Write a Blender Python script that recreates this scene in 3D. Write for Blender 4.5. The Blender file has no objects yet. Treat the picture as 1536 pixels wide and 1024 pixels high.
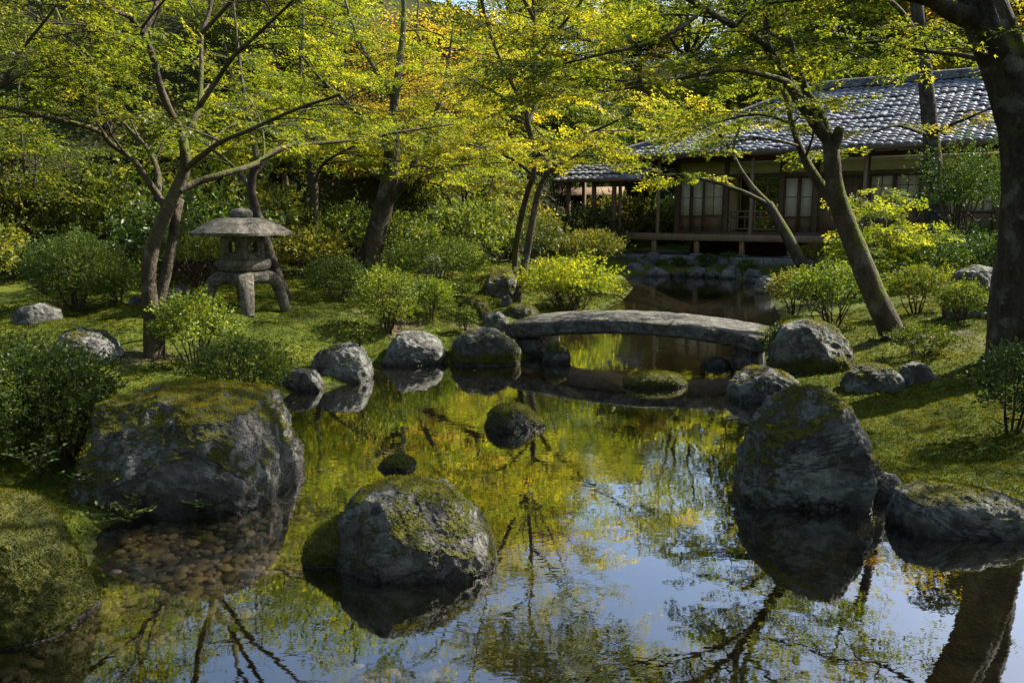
import bpy, bmesh, math, random
import numpy as np
from mathutils import Vector, Matrix

SC = bpy.context.scene
COL = SC.collection
R = math.radians
random.seed(7)
RNG = np.random.default_rng(11)

# ---------------------------------------------------------------- camera model
CAM_H = 1.6
PITCH = R(9.0)
FPX = 1195.0                      # focal length in photo pixels (1536 wide)
SP, CP = math.sin(PITCH), math.cos(PITCH)

def ray(px, py):
    x = (px - 768.0) / FPX
    y = (512.0 - py) / FPX
    return np.array([x, CP + y * SP, -SP + y * CP])

def at_y(px, py, Y):
    d = ray(px, py)
    t = Y / d[1]
    return np.array([d[0] * t, Y, CAM_H + d[2] * t])

def at_z(px, py, z):
    d = ray(px, py)
    t = (z - CAM_H) / d[2]
    return np.array([d[0] * t, d[1] * t, z])

def mpp(p):
    """metres per photo pixel at a point"""
    return (p[1] * CP - (p[2] - CAM_H) * SP) / FPX

# ---------------------------------------------------------------- noise
_pr = np.random.default_rng(5)
_perm = _pr.permutation(256)
_perm = np.concatenate([_perm, _perm, _perm])
_g = _pr.normal(size=(256, 3)); _g /= np.linalg.norm(_g, axis=1)[:, None]

def pnoise(P):
    P = np.asarray(P, dtype=np.float64)
    I = np.floor(P).astype(np.int64)
    F = P - I
    I &= 255
    U = F * F * F * (F * (F * 6 - 15) + 10)
    out = np.zeros(len(P))
    for dx in (0, 1):
        wx = U[:, 0] if dx else 1 - U[:, 0]
        for dy in (0, 1):
            wy = U[:, 1] if dy else 1 - U[:, 1]
            for dz in (0, 1):
                wz = U[:, 2] if dz else 1 - U[:, 2]
                h = _perm[_perm[_perm[(I[:, 0] + dx) & 255] + ((I[:, 1] + dy) & 255)] + ((I[:, 2] + dz) & 255)]
                g = _g[h]
                out += wx * wy * wz * (g[:, 0] * (F[:, 0] - dx) + g[:, 1] * (F[:, 1] - dy) + g[:, 2] * (F[:, 2] - dz))
    return out * 1.6

def fbm(P, octaves=4, lac=2.03, gain=0.5, ridged=False):
    P = np.asarray(P, dtype=np.float64)
    a, s, n = 1.0, np.zeros(len(P)), 0.0
    for o in range(octaves):
        v = pnoise(P + 17.3 * o)
        if ridged: v = 1 - 2 * np.abs(v)
        s += a * v; n += a
        P = P * lac; a *= gain
    return s / n

def sstep(a, b, x):
    t = np.clip((x - a) / (b - a), 0, 1)
    return t * t * (3 - 2 * t)

def unit(v):
    v = np.asarray(v, float)
    return v / (np.linalg.norm(v, axis=-1, keepdims=True) + 1e-9)

# ---------------------------------------------------------------- mesh building
def make_mesh(name, V, tris=None, quads=None, attrs=None, smooth=False):
    me = bpy.data.meshes.new(name)
    V = np.ascontiguousarray(V, dtype=np.float32)
    me.vertices.add(len(V)); me.vertices.foreach_set('co', V.ravel())
    li, ls = [], []
    start = 0
    if quads is not None and len(quads):
        q = np.asarray(quads, dtype=np.int32); li.append(q.ravel()); ls.append(np.arange(len(q)) * 4); start = len(q) * 4
    if tris is not None and len(tris):
        t = np.asarray(tris, dtype=np.int32); li.append(t.ravel()); ls.append(start + np.arange(len(t)) * 3)
    li = np.concatenate(li).astype(np.int32); ls = np.concatenate(ls).astype(np.int32)
    me.loops.add(len(li)); me.loops.foreach_set('vertex_index', li)
    me.polygons.add(len(ls)); me.polygons.foreach_set('loop_start', ls)
    if smooth: me.polygons.foreach_set('use_smooth', np.ones(len(ls), dtype=bool))
    for k, a in (attrs or {}).items():
        at = me.attributes.new(k, 'FLOAT', 'POINT')
        at.data.foreach_set('value', np.ascontiguousarray(a, dtype=np.float32))
    me.update(calc_edges=True)
    return me

def link(name, me, mat=None, parent=None):
    o = bpy.data.objects.new(name, me)
    COL.objects.link(o)
    if mat is not None and me is not None:
        me.materials.append(mat)
    if parent is not None:
        o.parent = parent
    return o

def tag(o, label=None, cat=None, group=None, kind=None):
    if label: o['label'] = label
    if cat: o['category'] = cat
    if group: o['group'] = group
    if kind: o['kind'] = kind
    return o

def empty(name, loc, label, cat, group=None, rz=0.0):
    o = bpy.data.objects.new(name, None)
    COL.objects.link(o)
    o.empty_display_size = 0.1
    o.location = tuple(loc); o.rotation_euler = (0, 0, rz)
    return tag(o, label, cat, group)

class Acc:
    """collects pieces into one mesh"""
    def __init__(s): s.V, s.T, s.Q, s.A, s.n = [], [], [], [], 0
    def add(s, V, tris=None, quads=None, a=None):
        V = np.asarray(V, float)
        s.V.append(V)
        if tris is not None and len(tris): s.T.append(np.asarray(tris) + s.n)
        if quads is not None and len(quads): s.Q.append(np.asarray(quads) + s.n)
        s.A.append(np.zeros(len(V)) if a is None else np.broadcast_to(np.asarray(a, float), (len(V),)))
        s.n += len(V)
    def mesh(s, name, smooth=False, attr='tint', off=None):
        V = np.concatenate(s.V)
        if off is not None: V = V - np.asarray(off)
        return make_mesh(name, V, np.concatenate(s.T) if s.T else None, np.concatenate(s.Q) if s.Q else None,
                         {attr: np.concatenate(s.A)}, smooth)
    def box(s, c, d, rot=None, bev=0.0):
        """box centred at c with full sizes d; small chamfer on the edges"""
        d = np.asarray(d, float) / 2
        b = min(bev, d.min() * 0.8)
        if b <= 0:
            V = np.array([[x, y, z] for x in (-1, 1) for y in (-1, 1) for z in (-1, 1)], float) * d
            Q = [[0, 1, 3, 2], [4, 6, 7, 5], [0, 4, 5, 1], [2, 3, 7, 6], [0, 2, 6, 4], [1, 5, 7, 3]]
            T = None
        else:
            V, idx = [], {}
            for sx in (-1, 1):
                for sy in (-1, 1):
                    for sz in (-1, 1):
                        sg = np.array([sx, sy, sz])
                        for ax in range(3):
                            p = sg * (d - b); p[ax] = sg[ax] * d[ax]
                            idx[(sx, sy, sz, ax)] = len(V); V.append(p)
            Q, T = [], []
            for ax in range(3):
                o1, o2 = [(1, 2), (2, 0), (0, 1)][ax]
                for sg in (-1, 1):
                    f = []
                    for a1, a2 in ((-1, -1), (1, -1), (1, 1), (-1, 1)):
                        k = [0, 0, 0]; k[ax] = sg; k[o1] = a1; k[o2] = a2
                        f.append(idx[(*k, ax)])
                    Q.append(f if sg > 0 else f[::-1])
                # edges along ax
                for a1 in (-1, 1):
                    for a2 in (-1, 1):
                        k0 = [0, 0, 0]; k0[o1] = a1; k0[o2] = a2
                        ka = list(k0); ka[ax] = -1; kb = list(k0); kb[ax] = 1
                        f = [idx[(*ka, o1)], idx[(*kb, o1)], idx[(*kb, o2)], idx[(*ka, o2)]]
                        Q.append(f if a1 * a2 < 0 else f[::-1])
            for sx in (-1, 1):
                for sy in (-1, 1):
                    for sz in (-1, 1):
                        f = [idx[(sx, sy, sz, k)] for k in range(3)]
                        T.append(f if sx * sy * sz > 0 else f[::-1])
            V = np.array(V)
        if rot is not None: V = V @ np.asarray(rot).T
        s.add(V + np.asarray(c), tris=T, quads=Q)

def catmull(pts, n):
    P = np.asarray(pts, float)
    if len(P) < 3:
        t = np.linspace(0, 1, n)[:, None]
        return P[0] * (1 - t) + P[-1] * t
    E = np.vstack([2 * P[0] - P[1], P, 2 * P[-1] - P[-2]])
    m = len(P) - 1
    u = np.linspace(0, m, n)
    i = np.minimum(u.astype(int), m - 1); f = (u - i)[:, None]
    p0, p1, p2, p3 = E[i], E[i + 1], E[i + 2], E[i + 3]
    return 0.5 * (2 * p1 + (p2 - p0) * f + (2 * p0 - 5 * p1 + 4 * p2 - p3) * f ** 2 + (3 * p1 - p0 - 3 * p2 + p3) * f ** 3)

def tube(acc, P, r, seg=6, bump=0.0, bs=3.0, flute=0.0, tint=0.0, seed=0.0, cap=True):
    """swept limb: P (n,3), r (n,) ; bump roughens, flute adds lengthwise ridges"""
    P = np.asarray(P, float); n = len(P)
    r = np.broadcast_to(np.asarray(r, float), (n,))
    T = unit(np.gradient(P, axis=0))
    ref = np.array([0.31, 0.95, 0.05]) if abs(T[0][1]) < 0.8 else np.array([1.0, 0.1, 0])
    N = np.zeros_like(P)
    v = ref - T[0] * (ref @ T[0]); v = v / np.linalg.norm(v)
    for k in range(n):
        v = v - T[k] * (v @ T[k]); v = v / (np.linalg.norm(v) + 1e-9); N[k] = v
    B = np.cross(T, N)
    a = np.arange(seg) * 2 * math.pi / seg
    ring = np.cos(a)[None, :, None] * N[:, None, :] + np.sin(a)[None, :, None] * B[:, None, :]
    rr = np.repeat(r[:, None], seg, axis=1)
    if flute > 0:
        L = np.concatenate([[0], np.cumsum(np.linalg.norm(np.diff(P, axis=0), axis=1))])
        q = np.stack([np.cos(a)[None, :].repeat(n, 0) * 1.3 + seed, np.sin(a)[None, :].repeat(n, 0) * 1.3,
                      L[:, None].repeat(seg, 1) * 0.55], -1).reshape(-1, 3)
        rr = rr * (1 + flute * fbm(q, 3).reshape(n, seg))
    V = P[:, None, :] + ring * rr[:, :, None]
    V = V.reshape(-1, 3)
    if bump > 0:
        d = fbm(V * bs + seed, 4).reshape(n, seg)
        V = V + (ring * (d * rr * bump)[:, :, None]).reshape(-1, 3)
    k = np.arange(n - 1)[:, None] * seg
    j = np.arange(seg)[None, :]; j2 = (j + 1) % seg
    Q = np.stack([k + j, k + j2, k + seg + j2, k + seg + j], -1).reshape(-1, 4)
    tris = None
    if cap:
        V = np.vstack([V, P[-1] + T[-1] * r[-1] * 0.6])
        b = (n - 1) * seg
        tris = np.stack([b + np.arange(seg), b + (np.arange(seg) + 1) % seg, np.full(seg, n * seg)], -1)
    acc.add(V, tris=tris, quads=Q, a=tint)

# ---------------------------------------------------------------- materials
def new_mat(name):
    m = bpy.data.materials.new(name); m.use_nodes = True
    nt = m.node_tree; nt.nodes.clear()
    out = nt.nodes.new('ShaderNodeOutputMaterial')
    return m, nt, out

class NT:
    """thin helper for wiring nodes"""
    def __init__(s, nt): s.nt = nt
    def n(s, t, **kw):
        nd = s.nt.nodes.new('ShaderNode' + t)
        for k, v in kw.items(): setattr(nd, k, v)
        return nd
    def l(s, a, b): s.nt.links.new(a, b)
    def put(s, sock, v):
        if isinstance(v, bpy.types.NodeSocket): s.l(v, sock)
        elif isinstance(v, (tuple, list)): sock.default_value = tuple(v) + ((1,) if len(v) == 3 and sock.type == 'RGBA' else ())
        else: sock.default_value = v
    def attr(s, name): return s.n('Attribute', attribute_name=name).outputs['Fac']
    def pos(s): return s.n('NewGeometry').outputs['Position']
    def obj(s): return s.n('TexCoord').outputs['Object']
    def map(s, v, sc):
        m = s.n('Mapping'); s.l(v, m.inputs[0]); m.inputs['Scale'].default_value = sc; return m.outputs[0]
    def noise(s, v, scale, detail=4, rough=0.55, dist=0.0):
        nd = s.n('TexNoise'); s.l(v, nd.inputs['Vector'])
        nd.inputs['Scale'].default_value = scale; nd.inputs['Detail'].default_value = detail
        nd.inputs['Roughness'].default_value = rough; nd.inputs['Distortion'].default_value = dist
        return nd.outputs['Fac']
    def voro(s, v, scale, feature='F1', out='Distance'):
        nd = s.n('TexVoronoi', feature=feature); s.l(v, nd.inputs['Vector']); nd.inputs['Scale'].default_value = scale
        return nd.outputs[out]
    def ramp(s, f, stops):
        nd = s.n('ValToRGB'); s.put(nd.inputs[0], f)
        e = nd.color_ramp.elements
        while len(e) < len(stops): e.new(0.5)
        for q, (p, c) in zip(e, stops):
            q.position = p; q.color = tuple(c) + (1,) if len(c) == 3 else c
        return nd.outputs[0]
    def rng(s, f, a, b, c=0.0, d=1.0):
        nd = s.n('MapRange'); s.put(nd.inputs[0], f)
        for i, v in enumerate((a, b, c, d)): nd.inputs[i + 1].default_value = v
        return nd.outputs[0]
    def math(s, op, a, b=0.0, clamp=False):
        nd = s.n('Math', operation=op, use_clamp=clamp); s.put(nd.inputs[0], a); s.put(nd.inputs[1], b); return nd.outputs[0]
    def mix(s, f, a, b, blend='MIX'):
        nd = s.n('Mix', data_type='RGBA', blend_type=blend)
        s.put(nd.inputs[0], f); s.put(nd.inputs[6], a); s.put(nd.inputs[7], b); return nd.outputs[2]
    def bump(s, h, strength=0.5, dist=0.02, prev=None):
        nd = s.n('Bump'); s.put(nd.inputs['Height'], h); nd.inputs['Strength'].default_value = strength
        nd.inputs['Distance'].default_value = dist
        if prev is not None: s.l(prev, nd.inputs['Normal'])
        return nd.outputs[0]
    def princ(s, col, rough=0.8, normal=None, spec=0.3):
        nd = s.n('BsdfPrincipled'); s.put(nd.inputs['Base Color'], col); s.put(nd.inputs['Roughness'], rough)
        nd.inputs['Specular IOR Level'].default_value = spec
        if normal is not None: s.l(normal, nd.inputs['Normal'])
        return nd.outputs[0]

def leaf_mat(name, stops, trans=0.45, tcol=(1.5, 1.35, 0.6), gloss=0.05, clump=1.3, clump_amt=0.35, rough=0.45):
    """leaves: colour runs along the ramp leaf by leaf and clump by clump; light passes through them"""
    m, nt, out = new_mat(name); h = NT(nt)
    t = h.attr('tint')
    nz = h.noise(h.pos(), clump, 2)
    f = h.math('ADD', t, h.math('MULTIPLY', h.math('SUBTRACT', nz, 0.5), clump_amt * 2), clamp=True)
    c = h.ramp(f, stops)
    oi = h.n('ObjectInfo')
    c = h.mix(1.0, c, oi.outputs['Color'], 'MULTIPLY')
    d = h.n('BsdfDiffuse'); h.l(c, d.inputs[0])
    tr = h.n('BsdfTranslucent'); h.l(h.mix(1.0, c, tcol, 'MULTIPLY'), tr.inputs[0])
    mx = h.n('MixShader'); mx.inputs[0].default_value = trans
    h.l(d.outputs[0], mx.inputs[1]); h.l(tr.outputs[0], mx.inputs[2])
    g = h.n('BsdfGlossy'); g.inputs['Roughness'].default_value = rough; g.inputs[0].default_value = (0.9, 0.9, 0.9, 1)
    m2 = h.n('MixShader'); m2.inputs[0].default_value = gloss
    h.l(mx.outputs[0], m2.inputs[1]); h.l(g.outputs[0], m2.inputs[2])
    h.l(m2.outputs[0], out.inputs[0])
    return m

def bark_mat(name, c0, c1, moss=0.0, scale=6.0, lich=0.35):
    m, nt, out = new_mat(name); h = NT(nt)
    p = h.map(h.obj(), (1, 1, 0.3))
    n1 = h.noise(p, scale, 6, 0.65); n2 = h.noise(h.obj(), scale * 5, 5, 0.6); n3 = h.noise(h.obj(), scale * 0.6, 4)
    col = h.mix(h.rng(n1, 0.35, 0.65), c0, c1)
    col = h.mix(h.rng(n3, 0.54, 0.66, 0, lich), col, (0.26, 0.25, 0.21))
    col = h.mix(h.math('MULTIPLY', h.rng(n2, 0.45, 0.7), 0.5), col, tuple(x * 0.45 for x in c0))
    if moss > 0:
        nz = h.n('SeparateXYZ'); h.l(h.n('NewGeometry').outputs['Normal'], nz.inputs[0])
        mk = h.math('ADD', h.noise(h.obj(), 3.0, 5), h.math('MULTIPLY', nz.outputs[2], 0.25))
        mk = h.rng(mk, 0.62 - moss * 0.2, 0.72 - moss * 0.2)
        col = h.mix(mk, col, h.mix(n2, (0.05, 0.065, 0.008), (0.11, 0.12, 0.02)))
    hgt = h.math('ADD', h.math('MULTIPLY', n1, 0.7), h.math('MULTIPLY', n2, 0.35))
    h.l(h.princ(col, 0.9, h.bump(hgt, 1.0, 0.05), 0.2), out.inputs[0])
    return m

def stone_mat(name, c0=(0.042, 0.041, 0.036), c1=(0.20, 0.195, 0.178), mossy=True, lichen=0.5, wet=True, sc=1.0):
    m, nt, out = new_mat(name); h = NT(nt)
    p = h.pos()
    n1 = h.noise(p, 3.0 * sc, 8, 0.62, 0.4); n2 = h.noise(p, 22 * sc, 6, 0.65); n3 = h.noise(p, 7 * sc, 5, 0.6, 1.0)
    n4 = h.noise(p, 90 * sc, 4, 0.6)
    col = h.mix(h.rng(n1, 0.34, 0.66), c0, c1)
    col = h.mix(h.rng(n2, 0.35, 0.75, 0, 0.6), col, tuple(x * 0.4 for x in c0))
    col = h.mix(h.rng(n3, 0.56, 0.64, 0, lichen), col, h.mix(n2, (0.36, 0.37, 0.33), (0.17, 0.18, 0.15)))
    n6 = h.noise(p, 2.6 * sc, 7, 0.72, 0.6); n7 = h.noise(p, 5.5 * sc, 6, 0.7, 0.3)
    col = h.mix(h.rng(n6, 0.535, 0.575, 0, lichen * 1.25), col, h.mix(h.rng(n2, 0.3, 0.7), (0.13, 0.14, 0.115), (0.34, 0.35, 0.31)))
    if mossy: col = h.mix(h.rng(n7, 0.52, 0.62, 0, 0.6), col, h.mix(n2, (0.012, 0.014, 0.005), (0.05, 0.05, 0.014)))
    hgt = h.math('ADD', h.math('MULTIPLY', n2, 0.5), h.math('MULTIPLY', n3, 0.8))
    hgt = h.math('ADD', hgt, h.math('MULTIPLY', n4, 0.2)); hgt = h.math('ADD', hgt, h.math('MULTIPLY', n6, 1.0))
    st = h.noise(h.map(p, (1.0, 1.0, 1.5)), 1.7 * sc, 6, 0.62, 0.8); crk = h.rng(h.math('ABSOLUTE', h.math('SUBTRACT', st, 0.5)), 0.0, 0.012)
    col = h.mix(h.math('ADD', h.math('MULTIPLY', crk, 0.5), 0.5), tuple(x * 0.6 for x in c0), col); hgt = h.math('ADD', hgt, h.math('MULTIPLY', crk, 0.5))
    rough = 0.82
    if wet:
        z = h.n('SeparateXYZ'); h.l(p, z.inputs[0])
        w = h.rng(h.math('ADD', z.outputs[2], h.math('MULTIPLY', h.math('SUBTRACT', n3, 0.5), 0.08)), 0.02, 0.085, 1, 0)
        col = h.mix(w, col, h.mix(1.0, col, (0.32, 0.3, 0.27), 'MULTIPLY'))
        rough = h.rng(w, 0, 1, 0.8, 0.3)
    if mossy:
        mk = h.math('ADD', h.attr('moss'), h.math('MULTIPLY', h.math('SUBTRACT', h.noise(p, 16 * sc, 6, 0.7), 0.5), 0.7))
        mk = h.rng(mk, 0.42, 0.56)
        mc = h.ramp(h.noise(p, 11, 5, 0.7), [(0.25, (0.035, 0.045, 0.007)), (0.5, (0.09, 0.10, 0.012)), (0.75, (0.18, 0.165, 0.018))])
        col = h.mix(mk, col, mc)
        hgt = h.math('ADD', hgt, h.math('MULTIPLY', mk, h.math('ADD', 0.6, n4)))
    h.l(h.princ(col, rough, h.bump(hgt, 1.0, 0.05), 0.35), out.inputs[0])
    return m

def wood_mat(name, c0, c1, axis=(1, 1, 12), sc=3.0, rough=0.7):
    m, nt, out = new_mat(name); h = NT(nt)
    o = h.obj()
    n1 = h.noise(h.map(o, axis), sc, 6, 0.6); n2 = h.noise(o, 1.7, 3)
    col = h.mix(h.rng(n1, 0.3, 0.7), c0, c1)
    col = h.mix(h.rng(n2, 0.4, 0.7, 0, 0.4), col, tuple(x * 0.5 for x in c0))
    h.l(h.princ(col, rough, h.bump(n1, 0.4, 0.006), 0.3), out.inputs[0])
    return m
# ---------------------------------------------------------------- terrain
_pp = [at_z(px, py, 0.0)[:2] for px, py in [
    (100, 925), (138, 850), (150, 795), (205, 772), (290, 762), (420, 735), (446, 700), (430, 640), (425, 600), (440, 588), (485, 583), (550, 571),
    (562, 549), (610, 547), (665, 545), (720, 546), (775, 545), (800, 535), (810, 512), (822, 490), (850, 472),
    (890, 468), (930, 455), (950, 432), (938, 418), (960, 411), (1010, 412), (1080, 415), (1140, 424), (1152, 437),
    (1158, 452), (1170, 475), (1162, 500), (1152, 530), (1145, 548), (1165, 575), (1210, 600), (1250, 640), (1290, 700), (1330, 742), (1400, 775),
    (1480, 785), (1545, 800)]]
POND = np.array([(-3.2, -4.0), (-2.6, 0.5), (-2.25, 1.9)] + [tuple(p) for p in _pp] + [(3.3, 3.3), (4.2, 1.8), (4.6, -1.0), (3.5, -4.0)])

def pond_d(x, y):
    """signed distance to the pond's edge, negative in the water"""
    x = np.asarray(x, float); y = np.asarray(y, float)
    best = np.full(x.shape, 1e9); ins = np.zeros(x.shape, bool)
    n = len(POND)
    for i in range(n):
        ax, ay = POND[i]; bx, by = POND[(i + 1) % n]
        dx, dy = bx - ax, by - ay
        t = np.clip(((x - ax) * dx + (y - ay) * dy) / (dx * dx + dy * dy + 1e-12), 0, 1)
        best = np.minimum(best, (x - ax - t * dx) ** 2 + (y - ay - t * dy) ** 2)
        c = ((ay > y) != (by > y))
        with np.errstate(divide='ignore', invalid='ignore'):
            xi = (bx - ax) * (y - ay) / (by - ay) + ax
        ins ^= c & (x < xi)
    d = np.sqrt(best)
    return np.where(ins, -d, d)

HX = [-40, -14, -8, -3, 1, 5, 9, 14, 22, 40]
HILLB = [6, 9, 13.0, 17.5, 23, 30, 35, 35, 28, 22]
def hill(x, y):
    base = np.interp(x, [-40, -14, -8, -3, 1, 5, 9, 14, 22, 40], HILLB)
    s = np.maximum(0, y - base)
    s = s + 1.5 * (np.exp(-s / 1.5) - 1)
    return (16.6 - 1.2 * np.exp(-((x - 4) / 9) ** 2)) * (1 - np.exp(-s * 0.034)) + 0.25 * s * np.exp(-s / 30)

LANT = np.array([-3.05, 9.3])
def zg(x, y):
    x = np.atleast_1d(np.asarray(x, float)); y = np.atleast_1d(np.asarray(y, float))
    d = pond_d(x, y)
    P = np.stack([x, y, np.zeros_like(x)], -1)
    peb = np.exp(-(((x + 1.5) / 1.0) ** 2 + ((y - 3.5) / 0.9) ** 2))
    din = np.maximum(0, -d); dout = np.maximum(0, d)
    z = -(0.03 + (0.5 - 0.36 * peb) * sstep(0, 1.7, din)) * sstep(0, 0.06, din)
    bank = 0.07 * sstep(0, 0.15, dout) + 0.30 * sstep(0.0, 2.6, dout) + 0.12 * sstep(2, 7, dout)
    bank = bank + 0.16 * np.exp(-((x - LANT[0]) ** 2 + (y - LANT[1]) ** 2) / 3.0) * sstep(0, 1.5, dout)
    bump = 0.08 * fbm(P * 1.3, 3) + 0.045 * fbm(P * 4.0 + 3, 3) + 0.02 * fbm(P * 11 + 9, 2)
    bank = bank + bump * sstep(0.05, 0.8, dout) * 1.1
    z = z + np.where(d > 0, bank, 0)
    return z + np.where(d > 0, hill(x, y), 0)

def zg1(x, y): return float(zg([x], [y])[0])

def ground_hit(px, py, zoff=0.0):
    d = ray(px, py)
    Y = np.concatenate([np.linspace(1.2, 14, 1200), np.linspace(14, 60, 1500)])
    t = Y / d[1]
    X = d[0] * t; Z = CAM_H + d[2] * t
    g = np.maximum(zg(X, Y), 0.0) + zoff
    k = np.argmax(Z < g)
    if not (Z < g).any(): k = len(Y) - 1
    return np.array([X[k], Y[k], g[k]])

def axis_grid(segs):
    out = []
    for a, b, s in segs: out.append(np.arange(a, b, s))
    out.append([segs[-1][1]])
    return np.concatenate(out)

gx = axis_grid([(-120, -40, 6), (-40, -14, 0.9), (-14, -6, 0.16), (-6, 6, 0.065), (6, 14, 0.16), (14, 40, 0.9), (40, 120, 6)])
gy = axis_grid([(-60, -6, 3), (-6, 1.5, 0.5), (1.5, 13, 0.065), (13, 24, 0.16), (24, 60, 0.8), (60, 160, 5)])
GX, GY = np.meshgrid(gx, gy)
gz = zg(GX.ravel(), GY.ravel())
gd = pond_d(GX.ravel(), GY.ravel())
nx, ny = len(gx), len(gy)
ii = np.arange(nx - 1)[None, :] + np.arange(ny - 1)[:, None] * nx
gq = np.stack([ii, ii + 1, ii + 1 + nx, ii + nx], -1).reshape(-1, 4)
gV = np.stack([GX.ravel(), GY.ravel(), gz], -1)

_soil_spots = [(ground_hit(228, 530), 0.55), (ground_hit(1300, 520), 0.45), (ground_hit(1420, 500), 0.7), (ground_hit(700, 487), 0.5), (ground_hit(430, 445), 0.4),
               (ground_hit(545, 470), 0.45), (ground_hit(1345, 505), 0.35), (ground_hit(600, 490), 0.5), (ground_hit(1500, 512), 0.6)]
def soil_at(x, y):
    s = np.zeros_like(np.asarray(x, float))
    for p, r in _soil_spots:
        s = np.maximum(s, np.exp(-(((x - p[0]) / r) ** 2 + ((y - p[1]) / r) ** 2)))
    P = np.stack([x, y, np.zeros_like(x)], -1)
    s = s * 0.65 + 0.42 * fbm(P * 1.1 + 30, 4) - 0.08
    return np.clip(s, 0, 1)

m, nt, out = new_mat('moss_ground'); h = NT(nt)
p = h.pos()
n1 = h.noise(p, 1.6, 6, 0.6); n2 = h.noise(p, 12, 6, 0.65); n3 = h.noise(p, 60, 4, 0.6); n5 = h.noise(p, 0.5, 3)
mossc = h.ramp(h.math('ADD', h.math('MULTIPLY', n1, 0.6), h.math('MULTIPLY', n2, 0.4)),
               [(0.3, (0.018, 0.03, 0.004)), (0.45, (0.048, 0.07, 0.007)), (0.58, (0.095, 0.115, 0.010)), (0.72, (0.16, 0.155, 0.014))])
mossc = h.mix(h.rng(n3, 0.5, 0.8, 0, 0.5), mossc, (0.018, 0.026, 0.005))
soilc = h.ramp(n2, [(0.3, (0.035, 0.026, 0.015)), (0.5, (0.085, 0.066, 0.038)), (0.7, (0.16, 0.13, 0.08))])
sf = h.rng(h.math('ADD', h.attr('soil'), h.math('MULTIPLY', h.math('SUBTRACT', n2, 0.5), 0.6)), 0.35, 0.6)
col = h.mix(sf, mossc, soilc)
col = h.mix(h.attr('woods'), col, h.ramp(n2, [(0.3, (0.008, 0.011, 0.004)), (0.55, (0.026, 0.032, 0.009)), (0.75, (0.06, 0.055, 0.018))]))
zz = h.n('SeparateXYZ'); h.l(p, zz.inputs[0])
mud = h.rng(h.math('ADD', zz.outputs[2], h.math('MULTIPLY', h.math('SUBTRACT', n2, 0.5), 0.05)), -0.02, 0.035, 1, 0)
mudc = h.ramp(n2, [(0.3, (0.012, 0.010, 0.006)), (0.6, (0.035, 0.027, 0.014))])
col = h.mix(mud, col, mudc)
hgt = h.math('ADD', h.math('MULTIPLY', n2, 0.8), h.math('MULTIPLY', n3, 0.4))
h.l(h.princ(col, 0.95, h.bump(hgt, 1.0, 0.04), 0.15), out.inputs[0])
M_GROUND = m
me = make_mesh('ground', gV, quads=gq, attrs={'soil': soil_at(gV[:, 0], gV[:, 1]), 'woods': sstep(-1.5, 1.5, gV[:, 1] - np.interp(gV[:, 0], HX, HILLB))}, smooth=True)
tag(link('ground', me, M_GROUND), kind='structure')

# ---------------------------------------------------------------- water
m, nt, out = new_mat('pond_water'); h = NT(nt)
p = h.pos()
w1 = h.noise(h.map(p, (1.0, 1.0, 1.0)), 5.0, 2, 0.5, 0.6)
w2 = h.noise(h.map(p, (0.9, 1.7, 1.0)), 16.0, 2, 0.5, 0.4)
w0 = h.noise(p, 0.55, 2)
zz = h.n('SeparateXYZ'); h.l(p, zz.inputs[0])
amp = h.math('ADD', h.rng(w0, 0.45, 0.7, 0.25, 1.0), h.rng(zz.outputs[1], 7.5, 9.5, 0, 0.7))
hh = h.math('MULTIPLY', h.math('ADD', w1, h.math('MULTIPLY', w2, 0.28)), amp)
bn = h.bump(hh, 0.03, 0.05)
fr = h.n('Fresnel'); fr.inputs['IOR'].default_value = 1.5; h.l(bn, fr.inputs['Normal'])
gl = h.n('BsdfGlossy'); gl.inputs['Roughness'].default_value = 0.0; h.l(bn, gl.inputs['Normal']); gl.inputs[0].default_value = (1, 1, 1, 1)
tr = h.n('BsdfTransparent'); tr.inputs[0].default_value = (0.80, 0.76, 0.60, 1)
df = h.n('BsdfDiffuse'); df.inputs[0].default_value = (0.028, 0.028, 0.012, 1)
mm = h.n('MixShader'); mm.inputs[0].default_value = 0.04
h.l(tr.outputs[0], mm.inputs[1]); h.l(df.outputs[0], mm.inputs[2])
mx = h.n('MixShader'); h.l(h.math('MINIMUM', h.math('ADD', h.math('MULTIPLY', fr.outputs[0], 2.3), 0.09, True), 0.60), mx.inputs[0]); h.l(mm.outputs[0], mx.inputs[1]); h.l(gl.outputs[0], mx.inputs[2])
h.l(mx.outputs[0], out.inputs[0])
M_WATER = m
# one sheet, its outline a little outside the pond edge so that the banks cut it
ww = 0.18
_c = POND
_e = unit(np.roll(_c, -1, 0) - np.roll(_c, 1, 0)); _nrm = np.stack([_e[:, 1], -_e[:, 0]], -1)
_area = 0.5 * np.sum(_c[:, 0] * np.roll(_c[:, 1], -1) - np.roll(_c[:, 0], -1) * _c[:, 1])
_o = _c + _nrm * ww * (1 if _area > 0 else -1)
bm = bmesh.new()
f = bm.faces.new([bm.verts.new((x, y, 0.0)) for x, y in (_o if _area > 0 else _o[::-1])])
bmesh.ops.triangulate(bm, faces=[f])
me = bpy.data.meshes.new('water'); bm.to_mesh(me); bm.free()
tag(link('water', me, M_WATER), kind='structure')

# ---------------------------------------------------------------- moss tufts
def moss_material(name, stops):
    return leaf_mat(name, stops, trans=0.35, tcol=(1.4, 1.3, 0.5), gloss=0.0, clump=2.2, clump_amt=0.55)
M_TUFT = moss_material('moss_tufts', [(0.1, (0.015, 0.024, 0.004)), (0.4, (0.048, 0.064, 0.007)), (0.7, (0.105, 0.112, 0.010)), (1.0, (0.22, 0.18, 0.017))])

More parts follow.
